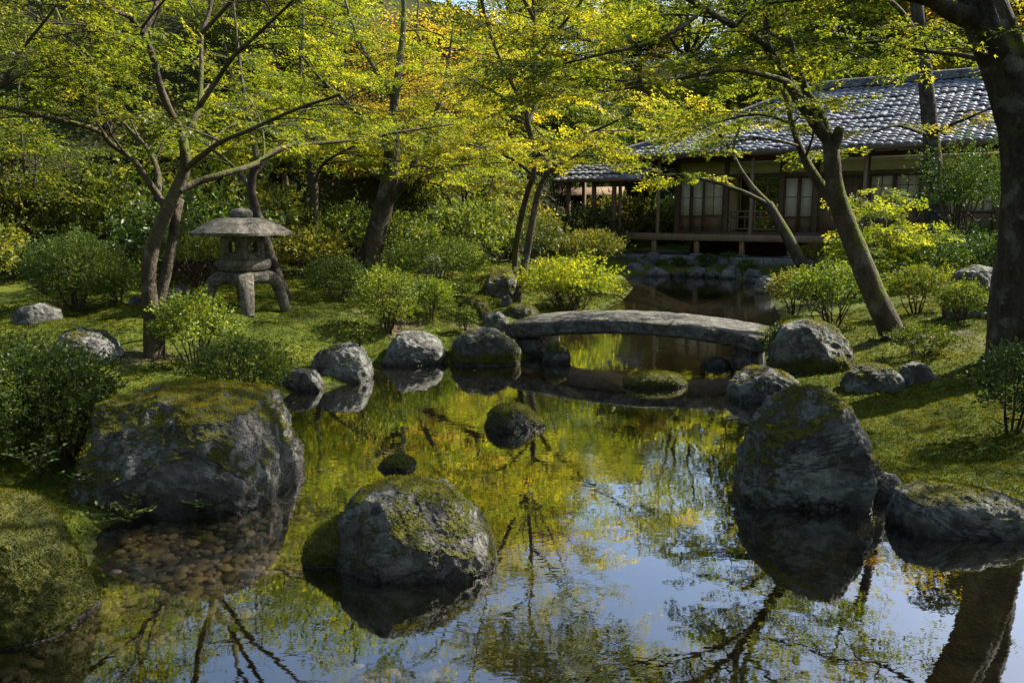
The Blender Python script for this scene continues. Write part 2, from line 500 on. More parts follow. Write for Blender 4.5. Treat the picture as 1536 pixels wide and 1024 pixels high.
M_TUFT_ROCK = moss_material('rock_moss_tufts', [(0.1, (0.028, 0.042, 0.005)), (0.4, (0.08, 0.095, 0.009)), (0.7, (0.165, 0.16, 0.014)), (1.0, (0.27, 0.22, 0.02))])

def tufts(P, N, size, rng, blades=3, lean=0.8):
    """little pointed moss shoots standing on a surface"""
    n = len(P); k = n * blades
    P = np.repeat(P, blades, 0); N = np.repeat(N, blades, 0); S = np.repeat(np.broadcast_to(size, (n,)), blades) * rng.uniform(0.6, 1.35, k)
    D = unit(N + rng.normal(size=(k, 3)) * lean * 0.6 + np.array([0, 0, 0.25]))
    W = unit(np.cross(D, rng.normal(size=(k, 3))))
    b = P + rng.normal(size=(k, 3)) * (S * 0.35)[:, None]
    w = (S * 0.22)[:, None]
    V = np.stack([b - W * w, b + W * w, b + D * S[:, None]], 1).reshape(-1, 3)
    T = np.arange(k * 3).reshape(-1, 3)
    t = np.repeat(np.repeat(rng.uniform(0.15, 0.85, n), blades) + rng.normal(size=k) * 0.08, 3)
    return V, T, np.clip(t, 0, 1)

def vnormals(V, F):
    fn = np.cross(V[F[:, 1]] - V[F[:, 0]], V[F[:, 2]] - V[F[:, 0]])
    N = np.zeros_like(V)
    for k in range(3): np.add.at(N, F[:, k], fn)
    return unit(N), fn

_ico = {}
def ico(sub):
    if sub not in _ico:
        bm = bmesh.new(); bmesh.ops.create_icosphere(bm, subdivisions=sub, radius=1.0)
        V = np.array([v.co[:] for v in bm.verts]); F = np.array([[v.index for v in f.verts] for f in bm.faces])
        bm.free(); _ico[sub] = (unit(V), F)
    return _ico[sub]

M_STONE = stone_mat('garden_stone')
M_STONE_PALE = stone_mat('pale_stone', (0.09, 0.085, 0.078), (0.25, 0.24, 0.225), lichen=0.6)

ROCK_N = [0]
def rock(label, outline, yb, ground=False, depth=0.85, moss=0.4, seed=1, sub=6, e=0.72, ang=7, rough=0.07, basemoss=0.0, mat=None,
         tuft=True, ts=1.0, mcol=None, cat='rock', group=None, name='rock'):
    rng = np.random.default_rng(seed * 31 + 5)
    o = np.array(outline, float)
    cx = 0.5 * (o[:, 0].min() + o[:, 0].max())
    if ground:
        f0 = ground_hit(cx, yb); zb = f0[2] - 0.02
    else:
        f0 = at_z(cx, yb, 0.0); zb = 0.0
    Yf = f0[1]
    w = 0.5 * (o[:, 0].max() - o[:, 0].min()) * mpp(f0)
    D = depth * w
    Yc = Yf + D * 0.8
    L = np.array([at_y(px, py, Yc) for px, py in o])
    xs, zs = L[:, 0], L[:, 2]
    zs = np.maximum(zs, zb - 0.03); zs[0] = min(zs[0], zb + 0.06); zs[-1] = min(zs[-1], zb + 0.06)
    dp = 0.2 + 0.1 * w
    xm = 0.5 * (xs.min() + xs.max())
    pts = list(zip(xs, zs)) + [(xm + (xs[-1] - xm) * 0.96, zb - dp * 0.7), (xm + (xs[-1] - xm) * 0.5, zb - dp), (xm + (xs[0] - xm) * 0.5, zb - dp),
                               (xm + (xs[0] - xm) * 0.96, zb - dp * 0.7)]
    pts = np.array(pts)
    H = pts[:, 1].max() - zb
    c2 = np.array([xm, zb + 0.12 * H])
    q = np.vstack([pts, pts[:1]])
    dense = np.concatenate([q[i] + (q[i + 1] - q[i]) * np.linspace(0, 1, 14, endpoint=False)[:, None] for i in range(len(q) - 1)]) - c2
    an = np.arctan2(dense[:, 1], dense[:, 0]); ra = np.hypot(dense[:, 0], dense[:, 1])
    k = np.argsort(an); an, ra = an[k], ra[k]
    an = np.concatenate([an - 2 * math.pi, an, an + 2 * math.pi]); ra = np.tile(ra, 3)
    v, F = ico(sub)
    phi = np.arctan2(v[:, 2], v[:, 0]); mrad = np.hypot(v[:, 0], v[:, 2])
    Rr = np.interp(phi, an, ra)
    mr = Rr * mrad ** e
    P = np.stack([np.cos(phi) * mr, D * np.sign(v[:, 1]) * np.abs(v[:, 1]) ** e, np.sin(phi) * mr], -1)
    for _ in range(int(ang * 1.25)):
        nrm = unit(rng.normal(size=3) * np.array([0.9, 1.3, 0.75]) + np.array([0, 0, 0.15]))
        if nrm[2] < -0.2: continue
        s = P @ nrm
        dd = s.max() * rng.uniform(0.74, 0.94)
        P = P - nrm * (np.maximum(0, s - dd) * 0.88)[:, None]
    sz = max(w, H)
    Q = P / sz + rng.uniform(0, 50, 3)
    dirn = unit(P + np.array([0, 0, 1e-6]))
    disp = rough * sz * (0.9 * fbm(Q * 1.7, 3, ridged=True) - 1.15 + 0.8 * fbm(Q * 4.5, 4, ridged=True) - 0.25 + 0.30 * fbm(Q * 13.0, 3, ridged=True) - 0.1)
    P = P + dirn * disp[:, None]
    # never rise above or spread beyond the outline by much
    W = P + np.array([c2[0], Yc, c2[1]])
    N, fn = vnormals(W, F)
    ms = moss * 1.25 - 0.44 + 0.50 * N[:, 2] + 0.7 * fbm(W * (3.0 / sz ** 0.5) + seed, 5, gain=0.6)
    ms += basemoss * np.exp(-((W[:, 2] - zb - 0.07) / 0.09) ** 2)
    ms = np.clip(ms, 0, 1)
    ms *= sstep(0.0, 0.04, W[:, 2] - zb + 0.01)
    base = np.array([c2[0], Yc, zb])
    root = empty(name, base, label, cat, group)
    body = link('stone', make_mesh('stone', W - base, tris=F, attrs={'moss': ms}, smooth=True), mat or M_STONE, root)
    if tuft:
        A = np.linalg.norm(fn, axis=1) * 0.5
        wgt = A * np.clip((ms[F].mean(1) - 0.45) * 4, 0, 1) * (W[F[:, 0], 2] > zb + 0.005)
        pxm = mpp(f0)
        size = max(0.011, 1.5 * pxm) * ts
        cnt = int(min(22000, wgt.sum() / (size * size) * 1.1))
        if cnt > 40:
            fi = rng.choice(len(F), cnt, p=wgt / wgt.sum())
            b = rng.dirichlet((1, 1, 1), cnt)
            pos = (W[F[fi]] * b[:, :, None]).sum(1)
            nn = (N[F[fi]] * b[:, :, None]).sum(1)
            V, T, t = tufts(pos, unit(nn), size, rng, 2)
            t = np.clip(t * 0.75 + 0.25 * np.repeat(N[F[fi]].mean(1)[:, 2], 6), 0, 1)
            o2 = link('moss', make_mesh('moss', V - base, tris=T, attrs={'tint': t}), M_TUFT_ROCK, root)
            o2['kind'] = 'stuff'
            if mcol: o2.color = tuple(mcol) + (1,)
    return root
# ---------------------------------------------------------------- rocks in and around the pond
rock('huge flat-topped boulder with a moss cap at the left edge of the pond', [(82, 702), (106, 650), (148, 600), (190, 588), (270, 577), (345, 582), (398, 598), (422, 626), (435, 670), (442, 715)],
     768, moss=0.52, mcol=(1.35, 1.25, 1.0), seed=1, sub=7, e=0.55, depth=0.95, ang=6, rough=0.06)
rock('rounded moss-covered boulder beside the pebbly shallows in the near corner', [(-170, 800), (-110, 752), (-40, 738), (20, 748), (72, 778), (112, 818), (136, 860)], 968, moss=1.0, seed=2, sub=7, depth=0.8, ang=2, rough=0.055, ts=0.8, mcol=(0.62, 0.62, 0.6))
rock('big rounded grey rock with moss on its left shoulder standing in the near water', [(507, 800), (512, 765), (535, 740), (570, 727), (620, 723), (665, 731), (705, 762), (735, 795), (747, 828)],
     866, moss=0.5, mcol=(1.25, 1.25, 1.0), seed=3, sub=7, e=0.62, depth=0.85, ang=5, rough=0.055)
rock('small all-moss hump leaning against the big rounded rock in the water', [(454, 838), (458, 812), (478, 790), (510, 772), (540, 782), (560, 840)], 850, moss=0.95, seed=4, depth=0.9, ang=2)
rock('tiny moss-topped stone just breaking the water behind the big rounded rock', [(566, 699), (580, 686), (600, 679), (616, 686), (628, 700)], 706, moss=0.85, seed=5, sub=5)
rock('dark pointed mossy rock alone in the middle of the pond', [(719, 637), (728, 622), (745, 608), (770, 604), (795, 612), (808, 626), (819, 634)], 647, moss=0.66, seed=6, e=0.85)
rock('flat round islet of bright moss before the bridge', [(934, 571), (942, 563), (965, 558), (1000, 558), (1022, 563), (1031, 573)], 581, moss=1.0, seed=7, depth=0.6, ang=0, rough=0.03, e=0.7)
rock('tall blocky boulder standing in the water at the right bank', [(1103, 722), (1112, 685), (1140, 630), (1165, 600), (1200, 581), (1240, 581), (1267, 600), (1286, 640), (1303, 682), (1307, 738)],
     766, moss=0.5, seed=18, sub=7, e=0.6, depth=0.9, ang=7, rough=0.06)
rock('long low flat rock lying half in the water at the right edge', [(1336, 756), (1350, 738), (1390, 727), (1440, 727), (1500, 737), (1560, 756), (1590, 785)], 806, moss=0.46, seed=9, e=0.6, ang=3, depth=0.5)
rock('small dark wet stone wedged beside the tall blocky boulder', [(1303, 742), (1308, 718), (1325, 708), (1345, 712), (1357, 730), (1360, 748)], 752, moss=0.2, seed=10)
rock('grey rock sloping into the water just right of the bridge pier', [(1088, 585), (1100, 562), (1125, 547), (1150, 544), (1180, 553), (1200, 574), (1206, 592)], 604, moss=0.42, seed=11, e=0.75)
rock('large rounded grey boulder with a mossy front at the right bridge end', [(1152, 540), (1157, 510), (1175, 487), (1205, 478), (1240, 480), (1262, 495), (1273, 520), (1276, 545)], 560, ground=True, moss=0.40, seed=12, basemoss=0.5)
rock('broad flat stone sunk in the moss of the right bank', [(1264, 578), (1270, 556), (1295, 545), (1330, 546), (1350, 562), (1352, 580)], 588, ground=True, moss=0.42, seed=13, e=0.6)
rock('small dark pointed stone on the moss of the right bank', [(1343, 568), (1355, 550), (1370, 539), (1388, 547), (1404, 568)], 576, ground=True, moss=0.1, seed=14, ang=9)
rock('upright grey boulder behind the thick dark trunk', [(1418, 470), (1424, 432), (1440, 405), (1465, 396), (1492, 400), (1503, 470)], 478, ground=True, moss=0.32, seed=15)
rock('blocky rock with mossy foot beside the left bridge pier', [(672, 538), (680, 510), (700, 495), (735, 491), (765, 496), (780, 515), (784, 541)], 548, moss=0.35, seed=16, e=0.6, basemoss=0.7)
rock('smooth pale rounded rock at the left shore between two darker ones', [(562, 532), (575, 512), (602, 497), (635, 497), (660, 511), (671, 532)], 548, moss=0.12, seed=17, mat=M_STONE_PALE)
rock('dark steep rock at the left shore with a sprig growing on it', [(464, 558), (470, 532), (490, 516), (520, 512), (545, 521), (556, 545), (560, 562)], 574, moss=0.33, seed=8, ang=9)
rock('small dark rounded rock at the waterline behind the huge boulder', [(417, 578), (425, 558), (445, 549), (470, 553), (488, 578)], 588, moss=0.36, seed=19)
rock('low pale moss-topped rock on the moss left of the forked maple', [(64, 524), (85, 498), (120, 490), (150, 496), (170, 515), (180, 532)], 541, ground=True, moss=0.42, seed=20, mat=M_STONE_PALE)
rock('small grey triangular stone above the left bridge end', [(719, 490), (730, 472), (745, 465), (758, 472), (769, 490)], 496, ground=True, moss=0.12, seed=21, ang=9, sub=5)
rock('round cushion-like rock under yellow moss', [(683, 466), (690, 450), (710, 442), (730, 449), (740, 466)], 477, ground=True, moss=0.8, seed=22, ang=1, sub=5)
rock('mossy flat-topped rock in the shade behind the twin-stemmed maple', [(714, 440), (722, 418), (740, 403), (765, 402), (778, 420), (782, 440)], 447, ground=True, moss=0.5, seed=23, sub=5)
rock('low mossy stone at the foot of the twin-stemmed maple', [(748, 472), (765, 457), (790, 454), (810, 464), (814, 475)], 479, ground=True, moss=0.55, seed=24, sub=5)
rock('small bluish cobble by the foot of the twin-stemmed maple', [(750, 452), (755, 444), (764, 442), (772, 452)], 459, ground=True, moss=0.15, seed=25, sub=5)
rock('dark low boulder beyond the clipped round bush', [(22, 476), (32, 460), (60, 454), (85, 464), (90, 478)], 486, ground=True, moss=0.35, seed=26, sub=5)
rock('little stone between the clipped round bush and the forked maple', [(192, 451), (204, 441), (220, 444), (228, 455)], 458, ground=True, moss=0.45, seed=27, sub=5)
rock('dark mossy boulder left of the stone lantern', [(246, 452), (255, 430), (275, 423), (295, 432), (304, 455)], 464, ground=True, moss=0.4, seed=28, sub=5)
rock('pale rock at the foot of the leaning mossy trunk', [(590, 400), (598, 382), (612, 374), (626, 384), (632, 400)], 404, ground=True, moss=0.1, seed=29, sub=5, mat=M_STONE_PALE)
rock('pale angular rock just left of the wide grey-green azalea', [(622, 404), (630, 384), (646, 372), (660, 384), (666, 404)], 410, ground=True, moss=0.1, seed=30, sub=5, mat=M_STONE_PALE)
rock('small mossy rock standing in the water under the left part of the bridge', [(813, 536), (822, 514), (840, 509), (852, 518), (857, 536)], 546, moss=0.6, seed=33, sub=5)
rock('little pale stone breaking the ripples under the right part of the bridge', [(1050, 546), (1062, 537), (1078, 534), (1092, 540), (1096, 547)], 551, moss=0.1, seed=34, sub=5, mat=M_STONE_PALE)
# the stone edging along the far shore under the veranda
_rs = np.random.default_rng(44)
for i, (cx, top, wd, yb) in enumerate([(952, 392, 34, 410), (985, 398, 40, 414), (1018, 403, 26, 414), (1046, 398, 30, 415), (1070, 402, 26, 416), (1098, 396, 40, 418), (1130, 402, 30, 424),
                                       (1150, 412, 36, 440), (1040, 384, 18, 396), (1075, 384, 20, 398), (1005, 382, 24, 396), (970, 378, 30, 398), (1125, 386, 24, 402)]):
    j = _rs.uniform(-3, 3, 4)
    rock('bluish-grey mossy edging stone on the far shore below the veranda', [(cx - wd / 2, yb - 4), (cx - wd * 0.38 + j[0], top + 7), (cx - wd * 0.1 + j[1], top), (cx + wd * 0.25 + j[2], top + 3), (cx + wd / 2, yb - 5)],
         yb, ground=(i >= 8), moss=0.25 + 0.25 * _rs.random(), seed=60 + i, sub=4, mat=M_STONE_PALE if i in (0, 1, 5, 7, 11) else M_STONE, group='edging stones of the far shore', tuft=False)

# ---------------------------------------------------------------- pebbles under the shallow water and on the little beach
def pebbles():
    rng = np.random.default_rng(77)
    acc = Acc(); v, F = ico(3)
    P = []
    cand = np.concatenate([np.stack([rng.uniform(-3.0, -0.1, 30000), rng.uniform(2.0, 5.0, 30000)], -1), np.stack([rng.uniform(-2.7, -1.0, 14000), rng.uniform(3.0, 4.6, 14000)], -1)])
    cand = cand[rng.permutation(len(cand))]; cd = pond_d(cand[:, 0], cand[:, 1])
    PX, PY, PR = np.zeros(3600), np.zeros(3600), np.zeros(3600)
    for k, ((x, y), d) in enumerate(zip(cand, cd)):
        if d > -0.10 or (y < 3.05 + 0.25 * math.sin(x * 5) and x > -1.75) or x > -0.35 or d < -1.6 or len(P) >= 3400: continue
        r = rng.uniform(0.016, 0.042) * (0.6 if d > -0.02 else 1.0)
        if rng.random() < 0.15: r *= 1.35
        k = len(P)
        if k and ((PX[:k] - x) ** 2 + (PY[:k] - y) ** 2 < (0.72 * (PR[:k] + r)) ** 2).any(): continue
        PX[k], PY[k], PR[k] = x, y, r; P.append((x, y, r))
    PA = np.array(P); Z = zg(PA[:, 0], PA[:, 1])
    for (x, y, r), z in zip(P, Z):
        q = v * np.array([r * rng.uniform(0.9, 1.35), r * rng.uniform(0.7, 1.0), r * rng.uniform(0.35, 0.6)])
        q = q * (1 + 0.13 * fbm(v * 1.3 + rng.uniform(0, 90, 3), 2))[:, None]
        a = rng.uniform(0, 6.28); ca, sa = math.cos(a), math.sin(a)
        q = np.stack([q[:, 0] * ca - q[:, 1] * sa, q[:, 0] * sa + q[:, 1] * ca, q[:, 2]], -1)
        acc.add(q + np.array([x, y, z + r * 0.12]), tris=F, a=rng.random())
    m, nt, out = new_mat('pebble'); h = NT(nt)
    n2 = h.noise(h.pos(), 30, 5, 0.6)
    c = h.ramp(h.attr('tint'), [(0, (0.05, 0.04, 0.026)), (0.35, (0.12, 0.096, 0.062)), (0.7, (0.19, 0.152, 0.10)), (1, (0.27, 0.22, 0.15))])
    c = h.mix(h.rng(n2, 0.45, 0.75, 0, 0.35), c, (0.05, 0.04, 0.024))
    h.l(h.princ(c, 0.6, h.bump(n2, 0.4, 0.01), 0.3), out.inputs[0])
    tag(link('pebbles', acc.mesh('pebbles', True), m), 'brown rounded pebbles under the shallow water by the near bank', 'pebbles', kind='stuff')
pebbles()

# ---------------------------------------------------------------- moss carpet on the banks
def moss_carpet():
    rng = np.random.default_rng(8)
    V, T, A, n = [], [], [], 0
    for (x0, x1, y0, y1, cnt, size) in [(-9.5, 4.2, 12.5, 19, 45000, 0.03), (-6.5, -0.2, 5.4, 13.5, 80000, 0.017), (1.8, 7.5, 3.0, 6.5, 75000, 0.011), (1.8, 9.0, 6.5, 12, 45000, 0.017), (-3.6, -1.7, 2.3, 5.4, 14000, 0.012)]:
        x = rng.uniform(x0, x1, cnt * 2); y = rng.uniform(y0, y1, cnt * 2)
        d = pond_d(x, y); s = soil_at(x, y)
        k = (d > 0.03) & (s < rng.uniform(0.25, 0.6, len(x))) & (np.abs(x) < 0.72 * y + 0.6)
        x, y = x[k][:cnt], y[k][:cnt]
        e = 0.03
        z = zg(x, y); zx = (zg(x + e, y) - z) / e; zy = (zg(x, y + e) - z) / e
        N = unit(np.stack([-zx, -zy, np.ones_like(x)], -1))
        v, t, a = tufts(np.stack([x, y, z], -1), N, size, rng, 3, 1.1)
        V.append(v); T.append(t + n); A.append(a); n += len(v)
    o = link('moss', make_mesh('moss', np.concatenate(V), tris=np.concatenate(T), attrs={'tint': np.concatenate(A)}), M_TUFT)
    tag(o, 'soft green moss carpet covering the banks of the pond', 'moss', kind='stuff')
moss_carpet()
# ---------------------------------------------------------------- foliage
def leaf_quads(P, D, N, size, rng, kind='maple', tint=None):
    """leaves as small folded faces. P base points, D pointing direction, N upper side"""
    n = len(P)
    D = unit(D); S = np.cross(N, D); S = unit(S); N = np.cross(D, S)
    s = np.broadcast_to(np.asarray(size, float), (n,))[:, None]
    if tint is None: tint = rng.uniform(0.2, 0.8, n)
    if kind == 'maple':
        co = [(0, 0, 0), (0.42, 0.52, -0.06), (0.36, 0.15, 0.03), (1.0, 0.0, -0.12), (0.36, -0.15, 0.03), (0.42, -0.52, -0.06)]
        fa = [(0, 2, 1), (0, 3, 2), (0, 4, 3), (0, 5, 4)]
    elif kind == 'star':                                     # five-lobed leaf for the nearest crowns
        co = [(0, 0, 0), (0.05, 0.5, -0.08), (0.25, 0.17, 0.02), (0.68, 0.48, -0.08), (0.42, 0.12, 0.03), (1.0, 0.0, -0.12), (0.42, -0.12, 0.03), (0.68, -0.48, -0.08), (0.25, -0.17, 0.02), (0.05, -0.5, -0.08)]
        fa = [(0, 2, 1), (0, 3, 2), (0, 4, 3), (0, 5, 4), (0, 6, 5), (0, 7, 6), (0, 8, 7), (0, 9, 8)]
    elif kind == 'needle':
        co = [(0, 0.07, 0), (0, -0.07, 0), (1.0, 0, -0.08)]
        fa = [(0, 1, 2)]
    else:                                                    # plain oval leaf
        co = [(0, 0, 0), (0.45, 0.27, 0.06), (1.0, 0, -0.06), (0.45, -0.27, 0.06)]
        fa = [(0, 2, 1), (0, 3, 2)]
    co = np.array(co)
    V = P[:, None, :] + s[:, None] * (co[None, :, 0:1] * D[:, None] + co[None, :, 1:2] * S[:, None] + co[None, :, 2:3] * N[:, None])
    k = len(co)
    T = (np.arange(n)[:, None, None] * k + np.array(fa)[None]).reshape(-1, 3)
    return V.reshape(-1, 3), T, np.repeat(tint, k)

def make_spray(rng, n_side=6, dens=3):
    """flat fan of leaves on a twig of unit length: positions, directions, normals, twig segments"""
    P, D, segs = [], [], []
    bend = rng.uniform(-0.25, 0.25)
    main = np.array([[t, bend * t * t, -0.12 * t * t] for t in np.linspace(0, 1, 5)])
    segs.append(main)
    for i in range(n_side):
        t = 0.12 + 0.85 * i / max(1, n_side - 1)
        b = np.array([t, bend * t * t, -0.12 * t * t])
        for sd in (-1, 1):
            a = sd * R(rng.uniform(30, 65)); L = rng.uniform(0.2, 0.5) * (1.1 - 0.6 * t)
            d = np.array([math.cos(a), math.sin(a), rng.uniform(-0.25, 0.08)])
            segs.append(np.stack([b, b + d * L]))
            for k in range(dens):
                f = (k + 0.6) / dens
                P.append(b + d * L * f + rng.normal(size=3) * np.array([0.02, 0.02, 0.03]))
                aa = a + rng.normal() * 0.8
                D.append([math.cos(aa), math.sin(aa), rng.uniform(-0.6, 0.1)])
    P.append(main[-1]); D.append([1, 0, -0.3])
    P = np.array(P); D = unit(np.array(D))
    N = unit(np.array([0, 0, 1.0]) + rng.normal(size=P.shape) * 0.28)
    return P, D, N, segs

_sr = np.random.default_rng(3)
SPRAYS = [make_spray(_sr, 7, 4) for _ in range(6)]
SPRAYS_LITE = [make_spray(_sr, 4, 2) for _ in range(6)]

class Tree:
    def __init__(s, seed, leaf=0.05, spray=0.45, kind='maple', sprays=None, twigs=True, bump=0.12, flat=0.3):
        s.rng = np.random.default_rng(seed); s.wood = Acc(); s.sp = []; s.leaf, s.spray, s.kind = leaf, spray, kind
        s.S = sprays or SPRAYS; s.twigs = twigs; s.bump = bump; s.flat = flat; s.seed = seed
    def limb(s, pts, r0, r1, seg=8, n=None, flute=0.0, bump=None, wig=0.0):
        pts = np.asarray(pts, float)
        n = n or max(5, 3 * len(pts))
        P = catmull(pts, n)
        if wig > 0:
            L = np.linalg.norm(pts[-1] - pts[0]); u = np.linspace(0, 1, n)
            q = np.stack([u * 4 + s.rng.uniform(0, 60), np.zeros(n), np.zeros(n)], -1)
            env = np.sin(np.pi * np.minimum(u * 3, 0.5)) * L * wig
            P = P + np.stack([pnoise(q) * env, pnoise(q + 9) * env, pnoise(q + 23) * env * 0.6], -1)
        u = np.linspace(0, 1, n)
        r = r0 + (r1 - r0) * u ** 0.8
        tube(s.wood, P, r, seg, s.bump if bump is None else bump, bs=1.2 / max(r0, 0.02) ** 0.6, flute=flute, seed=s.seed)
        return P, r
    def side(s, P, r, n, length, t0=0.25, t1=1.0, spread=(35, 75), lift=0.25, sprays=4, sub=2, bias=None, taper=0.55, seg=5):
        """side branches along a limb; each carries twigs that end in leaf sprays"""
        rng = s.rng; m = len(P)
        T = unit(np.gradient(P, axis=0))
        for i in range(n):
            t = t0 + (t1 - t0) * (i + rng.random()) / n
            k = min(m - 1, int(t * (m - 1)))
            b = P[k]; d = T[k]
            a = rng.uniform(0, 2 * math.pi)
            h = np.array([math.cos(a), math.sin(a), 0])
            if bias is not None: h = unit(h + np.asarray(bias, float))
            g = R(rng.uniform(*spread))
            v = d * math.cos(g) + h * math.sin(g)
            v[2] = v[2] * 0.45 + lift * rng.uniform(0.2, 1.3)
            v = unit(v)
            L = length * rng.uniform(0.6, 1.2) * (1.15 - taper * t)
            q = [b]
            dv = v.copy()
            for j in range(3):
                dv = unit(dv + rng.normal(size=3) * np.array([0.25, 0.25, 0.10]) + np.array([0, 0, -0.10 * j]))
                q.append(q[-1] + dv * L / 3)
            r0 = min(r[k] * 0.55, 0.006 + L * 0.014)
            Q, rr = s.limb(q, r0, max(0.0025, r0 * 0.3), seg=seg, n=7, bump=0)
            s.spray_along(Q, sprays, 0.25)
            for _ in range(sub):
                tt = rng.uniform(0.3, 0.9); kk = int(tt * (len(Q) - 1))
                a2 = rng.choice([-1, 1]) * R(rng.uniform(30, 60))
                dd = unit(Q[min(kk + 1, len(Q) - 1)] - Q[kk - 1])
                w = unit(np.array([dd[0] * math.cos(a2) - dd[1] * math.sin(a2), dd[0] * math.sin(a2) + dd[1] * math.cos(a2), dd[2] * 0.4 + rng.uniform(-0.1, 0.2)]))
                L2 = L * rng.uniform(0.3, 0.6)
                q2 = [Q[kk], Q[kk] + w * L2 * 0.5, Q[kk] + w * L2 + np.array([0, 0, -0.06 * L2])]
                Q2, r2 = s.limb(q2, rr[kk] * 0.7, 0.002, seg=4, n=4, bump=0)
                s.spray_along(Q2, max(1, sprays - 1), 0.3)
    def spray_along(s, Q, n, t0=0.3):
        rng = s.rng
        for i in range(n):
            last = i == n - 1
            t = 1.0 if last else t0 + (1 - t0) * rng.random()
            k = min(len(Q) - 1, int(t * (len(Q) - 1)))
            d = unit(Q[k] - Q[max(0, k - 1)]) if k else unit(Q[1] - Q[0])
            a = (rng.normal() * 0.35) if last else rng.choice([-1, 1]) * R(rng.uniform(25, 75))
            v = np.array([d[0] * math.cos(a) - d[1] * math.sin(a), d[0] * math.sin(a) + d[1] * math.cos(a), d[2] * 0.35 + rng.normal() * 0.08 - 0.05])
            s.sp.append((Q[k], unit(v), unit(np.array([0, 0, 1.0]) + rng.normal(size=3) * s.flat), s.spray * rng.uniform(0.65, 1.25)))
    def crown(s, keep=None):
        rng = s.rng
        pos = np.array([a[0] for a in s.sp]); F = np.array([a[1] for a in s.sp]); U = np.array([a[2] for a in s.sp]); L = np.array([a[3] for a in s.sp])
        if keep is not None:
            k = keep(pos); pos, F, U, L = pos[k], F[k], U[k], L[k]
        Sd = unit(np.cross(U, F)); U = np.cross(F, Sd)
        ti = rng.integers(0, len(s.S), len(pos)); base = rng.uniform(0.25, 0.75, len(pos))
        VV, TT, AA, n = [], [], [], 0
        for j, (lp, ld_, ln, segs) in enumerate(s.S):
            k = np.where(ti == j)[0]
            if not len(k): continue
            M = np.stack([F[k], Sd[k], U[k]], 1)           # rows: axes
            p = pos[k][:, None, :] + L[k][:, None, None] * np.einsum('la,kab->klb', lp, M)
            d = np.einsum('la,kab->klb', ld_, M); nn = np.einsum('la,kab->klb', ln, M)
            d = d + rng.normal(size=d.shape) * 0.25; nn = nn + rng.normal(size=nn.shape) * 0.15
            m = p.shape[0] * p.shape[1]
            t = np.repeat(base[k], p.shape[1]) + rng.normal(size=m) * 0.14
            v, f, a = leaf_quads(p.reshape(-1, 3), d.reshape(-1, 3), nn.reshape(-1, 3), s.leaf * rng.uniform(0.65, 1.25, m), rng, s.kind, np.clip(t, 0, 1))
            VV.append(v); TT.append(f + n); AA.append(a); n += len(v)
            if s.twigs:
                for q in segs[:1] if s.twigs == 1 else segs:
                    qq = pos[k][:, None, :] + L[k][:, None, None] * np.einsum('la,kab->klb', q, M)
                    for w in qq: tube(s.wood, w, np.linspace(0.0035, 0.0015, len(w)), 3, cap=False)
        return np.concatenate(VV), np.concatenate(TT), np.concatenate(AA)
    def build(s, name, label, cat, base, bark, leafm, group=None, color=(1, 1, 1), keep=None):
        V, T, A = s.crown(keep)
        base = np.asarray(base, float)
        root = empty(name, base, label, cat, group)
        link('trunk', s.wood.mesh('trunk', True, off=base), bark, root)
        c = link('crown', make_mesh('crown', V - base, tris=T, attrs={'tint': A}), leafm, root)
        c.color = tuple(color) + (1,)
        s.count = len(T)
        return root

M_MAPLE = leaf_mat('maple_leaf', gloss=0.02, trans=0.58, tcol=(1.68, 1.54, 0.75), clump_amt=0.42, stops=[(0.0, (0.028, 0.054, 0.009)), (0.3, (0.076, 0.113, 0.015)), (0.65, (0.165, 0.195, 0.025)), (1.0, (0.31, 0.275, 0.035))])
M_GOLD = leaf_mat('golden_maple_leaf', gloss=0.02, trans=0.55, tcol=(1.6, 1.35, 0.7), stops=[(0.0, (0.10, 0.13, 0.018)), (0.4, (0.20, 0.195, 0.03)), (0.7, (0.31, 0.235, 0.04)), (1.0, (0.37, 0.19, 0.04))])
M_BROAD = leaf_mat('evergreen_leaf', [(0.0, (0.016, 0.034, 0.008)), (0.4, (0.04, 0.07, 0.012)), (0.75, (0.08, 0.115, 0.018)), (1.0, (0.14, 0.15, 0.025))], trans=0.3, gloss=0.03, rough=0.45)
M_CONIFER = leaf_mat('conifer_needle', [(0.0, (0.012, 0.03, 0.012)), (0.5, (0.03, 0.055, 0.018)), (1.0, (0.06, 0.085, 0.022))], trans=0.2, gloss=0.04)
B_GREY = bark_mat('maple_bark', (0.042, 0.032, 0.023), (0.12, 0.095, 0.068), moss=0.08)
B_MOSS = bark_mat('mossy_bark', (0.032, 0.024, 0.017), (0.10, 0.077, 0.055), moss=0.33)
B_DARK = bark_mat('dark_bark', (0.024, 0.018, 0.013), (0.075, 0.06, 0.045), moss=0.12, scale=9)

def PT(base_y, pts):
    """photo points with a depth offset -> world points"""
    return np.array([at_y(p[0], p[1], base_y + (p[2] if len(p) > 2 else 0.0)) for p in pts])

def px_r(base_y, px): return 0.5 * px * base_y / FPX

